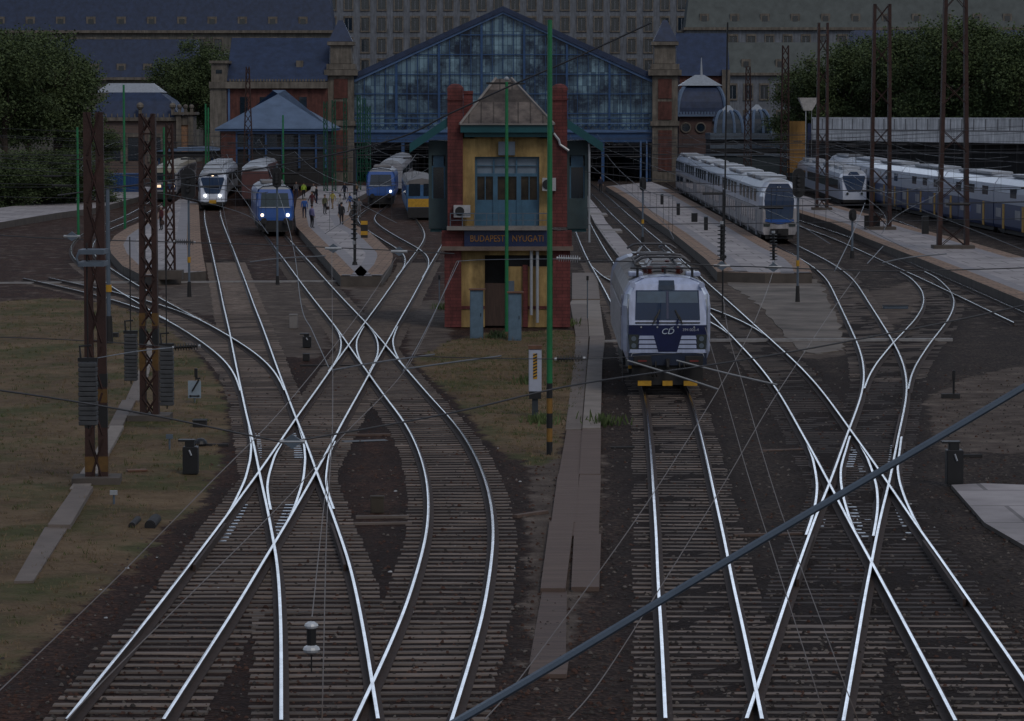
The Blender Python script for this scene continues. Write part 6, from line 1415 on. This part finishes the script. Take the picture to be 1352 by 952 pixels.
# conduits and boards lying across
def bar(nm, lab, a, b_, w_, h_, m, z=-.19, cat='conduit'):
    p = G(*a, z); q = G(*b_, z); t = MB(); obox(t, p, q, z - .1, z + h_, w_); return tag(obj(nm, (t, m)), lab, cat)
M_PIPE = mat('pale_conduit', (.3, .29, .29), .6)
bar('cable_conduit', 'long pale conduit crossing the left tracks below the platforms', (-30, 375), (446, 372.5), .16, .1, M_PIPE); bar('cable_conduit', 'pale conduit crossing the right tracks below the concrete apron', (938, 451.5), (1258, 450.5), .2, .12, M_PIPE)
bar('cable_conduit', 'pale conduit left of the navy locomotive below the path', (795, 452), (836, 451), .16, .08, M_PIPE); bar('cable_conduit', 'dark conduit under the left diamond', (396, 484), (470, 484), .12, .06, M_UNDER); bar('cable_conduit', 'thin pale conduit crossing behind the navy locomotive nose', (780, 366), (826, 366), .12, .08, M_PIPE)
bar('cable_trough', 'dark trough slot between the tracks at the middle left', (456, 585), (513, 583), .42, .03, M_DARK, -.2, 'trough'); bar('board', 'brown board along the dark trough slot', (452, 576), (516, 575), .16, .05, M_B1, -.19, 'board')
bar('board', 'grey brown board lying between the lower left tracks, farther of two', (470, 685), (540, 684), .16, .06, M_S1, -.19, 'board'); bar('board', 'grey brown board lying between the lower left tracks, nearer of two', (468, 693), (544, 692), .1, .05, M_S1, -.19, 'board'); bar('board', 'dark slot board left of the right crossing', (1008, 596), (1062, 594), .2, .03, M_B1, -.19, 'board'); bar('board', 'brown board left of the lower right frog', (970, 708), (1060, 706), .16, .04, M_B1, -.19, 'board')
bar('board', 'dark plank beside the path at the middle right', (806, 592), (838, 592), .14, .04, M_UNDER, -.19, 'board'); bar('board', 'rusty plank lying askew left of the boarded path', (683, 684), (724, 678), .16, .07, M_B1, -.19, 'board')
# check rails along the frogs
def checkrail(lab, ti, ya, yb, s):
    t = TR[ti]; pts = [Vector((xat(t, y)[0], y, 0)) for y in [rowY(ya) + (rowY(yb) - rowY(ya)) * k / 8 for k in range(9)]]
    pts = offset(pts, s * .66); mb = MB()
    for a, b_ in zip(pts[:-1], pts[1:]): pass
    loops = []
    for i, p in enumerate(pts):
        loops.append([p + Vector((dx, 0, dz)) for dx, dz in ((-.03, -.16), (.03, -.16), (.03, -.012), (-.03, -.012))])
    mb.loft(loops); tag(obj('check_rail', (mb, M_RAILSIDE)), lab, 'check rail', 'check rails beside the frogs')
checkrail('check rail inside the left rail of the lower left diagonal track', 0, 745, 690, -1); checkrail('check rail inside the right rail below the lower left crossing', 1, 745, 690, 1); checkrail('check rail inside the left rail of the lower right turnout', 8, 765, 705, -1); checkrail('check rail inside the right rail of the lower right turnout', 7, 790, 712, 1); checkrail('check rail inside the rail above the right crossing', 8, 590, 545, 1); checkrail('check rail inside the left rail above the left crossing', 1, 580, 535, -1)
# platform furniture
bg_ = 'black info pillars on the right platform'
for x, y, lab in ((874, 270, 'black litter pillar farthest along the right platform'), (895.5, 284, 'black litter pillar second farthest along the right platform'), (932, 304, 'black litter pillar nearest on the right platform')):
    o = thing('litter_pillar', lab, 'bin', G(x, y, .38), 0, bg_); t = MB(); t.bevbox((0, 0, .5), (.3, .3, 1.0), .03); obj('body', (t, M_DARK), o); t = MB(); t.bevbox((0, 0, 1.04), (.34, .34, .07), .02); obj('top', (t, M_GREY), o)
crate('platform_case', 'dark platform case between the litter pillars', 917, 293, .5, .4, .7, M_DARK, 'case', 0, .38)
crate('platform_case', 'dark box at the foot of the far right platform mast', 1222, 309, .5, .4, 1.3, M_DARK, 'case', 0, .38); crate('platform_case', 'dark control box under the middle far right mast', 1152, 302, 1.2, .6, 1.0, M_UNDER, 'case', 0, .38)
o = thing('banded_marker', 'yellow and dark banded marker post on the crowded platform edge', 'marker', G(481, 314, .38)); t = MB(); t.bevbox((0, 0, .55), (.5, .3, 1.5), .03); obj('body', (t, M_UNDER), o)
for z in (.35, 1.1): t = MB(); t.box((0, -.16, z), (.5, .012, .28)); obj('yellow_band', (t, M_YEL), o)
lit_ = random.Random(5)
for k in range(22):
    x, y = lit_.choice(((lit_.uniform(795, 845), lit_.uniform(560, 800)), (lit_.uniform(600, 700), lit_.uniform(590, 760)), (lit_.uniform(500, 560), lit_.uniform(560, 860)), (lit_.uniform(1180, 1270), lit_.uniform(660, 800)), (lit_.uniform(100, 330), lit_.uniform(660, 860))))
    t = MB(); s = lit_.uniform(.02, .05); t.loft([[(-s, -s * .6, 0), (s, -s * .7, 0), (s * .9, s * .6, 0), (-s, s * .5, 0)], [(-s * .6, -s * .5, s * .7), (s * .7, -s * .3, s * .5), (s * .6, s * .5, s * .6), (-s * .8, s * .3, s * .4)]]); o = obj('litter_scrap', (t, mat('pale_litter', (.5, .5, .52), .6))); o.location = G(x, y, -.19); o.rotation_euler = (0, 0, lit_.uniform(0, 3)); tag(o, 'small pale scrap of litter lying in the ballast', 'litter', 'litter scraps in the ballast')
# weeds by the signal box
for x, y, n, lab in ((655, 447, 60, 'green weeds between the two grey blue cabinets'), (590, 408, 40, 'green weeds at the left foot of the signal box'), (700, 428, 60, 'dark weeds under the pipes of the signal box'), (716, 560, 60, 'green weeds behind the banded mast foot'), (748, 430, 40, 'weeds at the right corner of the signal box'), (697, 508, 35, 'low weeds left of the white banded cabinet'), (797, 560, 35, 'weeds along the right edge of the path')):
    c = G(x, y, -.2); t = MB(); r_ = random.Random(int(x))
    for k in range(n * 4):
        a = r_.uniform(0, 6.28); d = abs(r_.gauss(0, .35)); p = Vector((c.x + math.cos(a) * d, c.y + math.sin(a) * d * 1.6, -.22)); h_ = r_.uniform(.1, .42); l = Vector((r_.uniform(-.15, .15), r_.uniform(-.15, .15), h_)); w_ = r_.uniform(.015, .035); u = r_.uniform(0, 3.14)
        wv = Vector((math.cos(u) * w_, math.sin(u) * w_, 0)); t.add([p - wv, p + wv, p + l * .7 + wv * 1.3, p + l], [(0, 1, 2, 3)], 0)
    tag(obj('weed_clump', (t, M_LEAF2 if y % 2 else M_LEAF3)), lab, 'weeds', kind='stuff')

# ---------------------------------------------------------------- catenary over the tracks and spans across the throat
def track_wires(i, lab, y0, y1):
    P = TR[i]['P']; P = [p for p in P if y0 < p.y < y1]
    if len(P) < 4: return
    o = thing('catenary', lab, 'overhead line', (P[0].x, P[0].y, 5.6), 0, 'catenary above the station tracks')
    t = MB(); t.tube([p + Vector((0, 0, 5.6)) for p in P], .013, 4); wpart('contact_wire', (t, M_WIRED), o)
    mz = lambda p: 6.2 + .75 * abs(((p.y - y0) / 48.) % 2 - 1) ** 2
    t = MB(); t.tube([p + Vector((0, 0, mz(p))) for p in P], .013, 4); wpart('carrier_wire', (t, M_WIRED), o)
    t = MB()
    for p in P[2::5]: t.tube([p + Vector((0, 0, 5.6)), p + Vector((0, 0, mz(p)))], .007, 3)
    wpart('droppers', (t, M_WIRED), o)
for i, lab, y0, y1 in ((0, 'catenary above the diagonal track past the signal box', 100, 240), (1, 'catenary above the track of the headlit white train', 100, 440), (2, 'catenary above the track of the bright blue locomotive', 110, 440), (4, 'catenary above the curve round the left platform', 180, 430), (6, 'catenary above the navy locomotive track', 96, 430), (7, 'catenary above the diagonal right of the navy locomotive', 92, 430), (8, 'catenary above the white double deck train track', 100, 400), (10, 'catenary above the track along the far right platform', 150, 420), (3, 'catenary above the branch leaving at the left edge', 100, 170), (5, 'catenary above the S curved track to the unlit side locomotive', 180, 420), (9, 'catenary above the hook shaped track', 100, 190), (11, 'catenary above the slanted nose train', 190, 440), (12, 'catenary above the far right double deck train', 220, 430)): track_wires(i, lab, y0, y1)
cs = 'span wires across the station throat'
for k, (Y_, xa, xb, za, zb, lab) in enumerate(((165, -31, -8, 7.4, 7.2, 'short span wire pair over the left platform ends'), (210, -36, 30, 8.0, 8.3, 'span wires across the whole throat in front of the platform ends'), (262, -42, 42, 8.2, 8.4, 'span wires across the throat by the headlit locomotives'), (318, -46, 46, 7.8, 8.0, 'span wires across the platforms level with the white train'), (372, -40, 48, 7.6, 7.8, 'farthest span wires close to the glass hall'), (132, 3, 34, 7.0, 7.6, 'span wires over the right apron behind the navy locomotive'), (187, -34, -6, 7.3, 7.6, 'span wires over both left platform tips'), (236, -40, 40, 7.9, 8.1, 'span wires between the platform ends and the headlit locomotives'), (290, 6, 48, 8.2, 8.4, 'span wires over the double deck train roof'), (345, -44, 44, 7.9, 7.7, 'span wires in front of the pavilion and the hall towers'), (152, 2, 40, 7.1, 7.8, 'span wires over the double deck train nose and hook track'))):
    o = thing('span_wire', lab, 'overhead line', (xa, Y_, za), 0, cs)
    for dz, sag, nm in ((0, 1.1, 'head_span'), (-1.5, .12, 'cross_span'), (-2.2, .1, 'steady_span')):
        t = MB(); t.tube([(xa + (xb - xa) * u / 16, Y_, za + (zb - za) * u / 16 + dz - sag * (1 - (u / 8 - 1) ** 2)) for u in range(17)], .014, 4); wpart(nm, (t, M_WIRED), o)
    n = max(3, int((xb - xa) / 7))
    for j in range(1, n):
        t = MB(); u = j / n; x = xa + (xb - xa) * u; zt = za + (zb - za) * u - 1.1 * (1 - (2 * u - 1) ** 2); t.tube([(x, Y_, zt), (x, Y_, za + (zb - za) * u - 2.25)], .011, 4)
        t.tube([(x - .5, Y_, za + (zb - za) * u - 1.55 - .1), (x + .5, Y_, za + (zb - za) * u - 1.55 - .1)], .05, 5); wpart('hanger', (t, M_DARK), o)
# ---------------------------------------------------------------- light, sky, camera
SUN_E, SUN_A = 46., 150.     # elevation, azimuth (from +Y towards +X)
w = bpy.data.worlds.new('World'); scene.world = w; w.use_nodes = True
nt = w.node_tree; N = nt.nodes; L = nt.links; bg = N['Background']; sk = N.new('ShaderNodeTexSky'); sk.sky_type = 'NISHITA'; sk.sun_disc = False
sk.sun_elevation = RAD(SUN_E); sk.sun_rotation = RAD(SUN_A); sk.air_density = 1.0; sk.dust_density = 1.5; sk.ozone_density = 1.5
tc = N.new('ShaderNodeTexCoord'); sp = N.new('ShaderNodeSeparateXYZ'); L.new(tc.outputs['Generated'], sp.inputs[0])
def mr(s, a, b, c=0., d=1.):
    n = N.new('ShaderNodeMapRange'); n.interpolation_type = 'SMOOTHSTEP'; L.new(s, n.inputs[0])
    for i, v in enumerate((a, b, c, d)): n.inputs[i + 1].default_value = v
    return n.outputs[0]
def mt(op, a, b):
    n = N.new('ShaderNodeMath'); n.operation = op
    for i, s in enumerate((a, b)):
        if isinstance(s, (int, float)): n.inputs[i].default_value = s
        else: L.new(s, n.inputs[i])
    return n.outputs[0]
# overcast: grey blue cloud everywhere, a bright break low over the city ahead
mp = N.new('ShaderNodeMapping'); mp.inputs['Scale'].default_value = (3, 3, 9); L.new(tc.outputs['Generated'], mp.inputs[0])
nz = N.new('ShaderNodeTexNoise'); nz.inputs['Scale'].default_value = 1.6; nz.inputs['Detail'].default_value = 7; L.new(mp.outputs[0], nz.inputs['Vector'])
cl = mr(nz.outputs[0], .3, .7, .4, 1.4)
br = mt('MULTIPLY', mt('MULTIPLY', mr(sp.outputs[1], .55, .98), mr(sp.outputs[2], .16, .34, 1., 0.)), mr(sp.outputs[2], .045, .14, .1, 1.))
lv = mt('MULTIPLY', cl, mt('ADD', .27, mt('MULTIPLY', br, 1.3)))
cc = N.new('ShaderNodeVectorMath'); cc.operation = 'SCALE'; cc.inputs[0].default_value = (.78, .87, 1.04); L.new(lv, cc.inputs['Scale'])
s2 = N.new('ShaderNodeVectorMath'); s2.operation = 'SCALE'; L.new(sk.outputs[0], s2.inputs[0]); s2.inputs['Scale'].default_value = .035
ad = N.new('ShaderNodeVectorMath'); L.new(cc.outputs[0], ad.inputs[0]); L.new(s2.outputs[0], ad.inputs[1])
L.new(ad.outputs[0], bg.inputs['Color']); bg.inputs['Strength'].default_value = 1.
sd = bpy.data.lights.new('sun', 'SUN'); sd.energy = .75; sd.angle = RAD(18); sd.color = (1, .93, .83)
so = bpy.data.objects.new('sun', sd); COL.objects.link(so)
so.rotation_euler = Vector((math.sin(RAD(SUN_A)) * math.cos(RAD(SUN_E)), math.cos(RAD(SUN_A)) * math.cos(RAD(SUN_E)), math.sin(RAD(SUN_E)))).to_track_quat('Z', 'Y').to_euler()
cd = bpy.data.cameras.new('camera'); co = bpy.data.objects.new('camera', cd); COL.objects.link(co)
co.location = (0, 0, H); co.rotation_euler = (RAD(90) - TH, 0, 0)
cd.sensor_width = 36; cd.lens = F / 1352 * 36; cd.clip_end = 20000; cd.clip_start = .5
scene.camera = co
vs = scene.view_settings; vs.view_transform = 'Standard'; vs.look = 'None'; vs.gamma = 1; vs.use_curve_mapping = False; vs.exposure = -.35
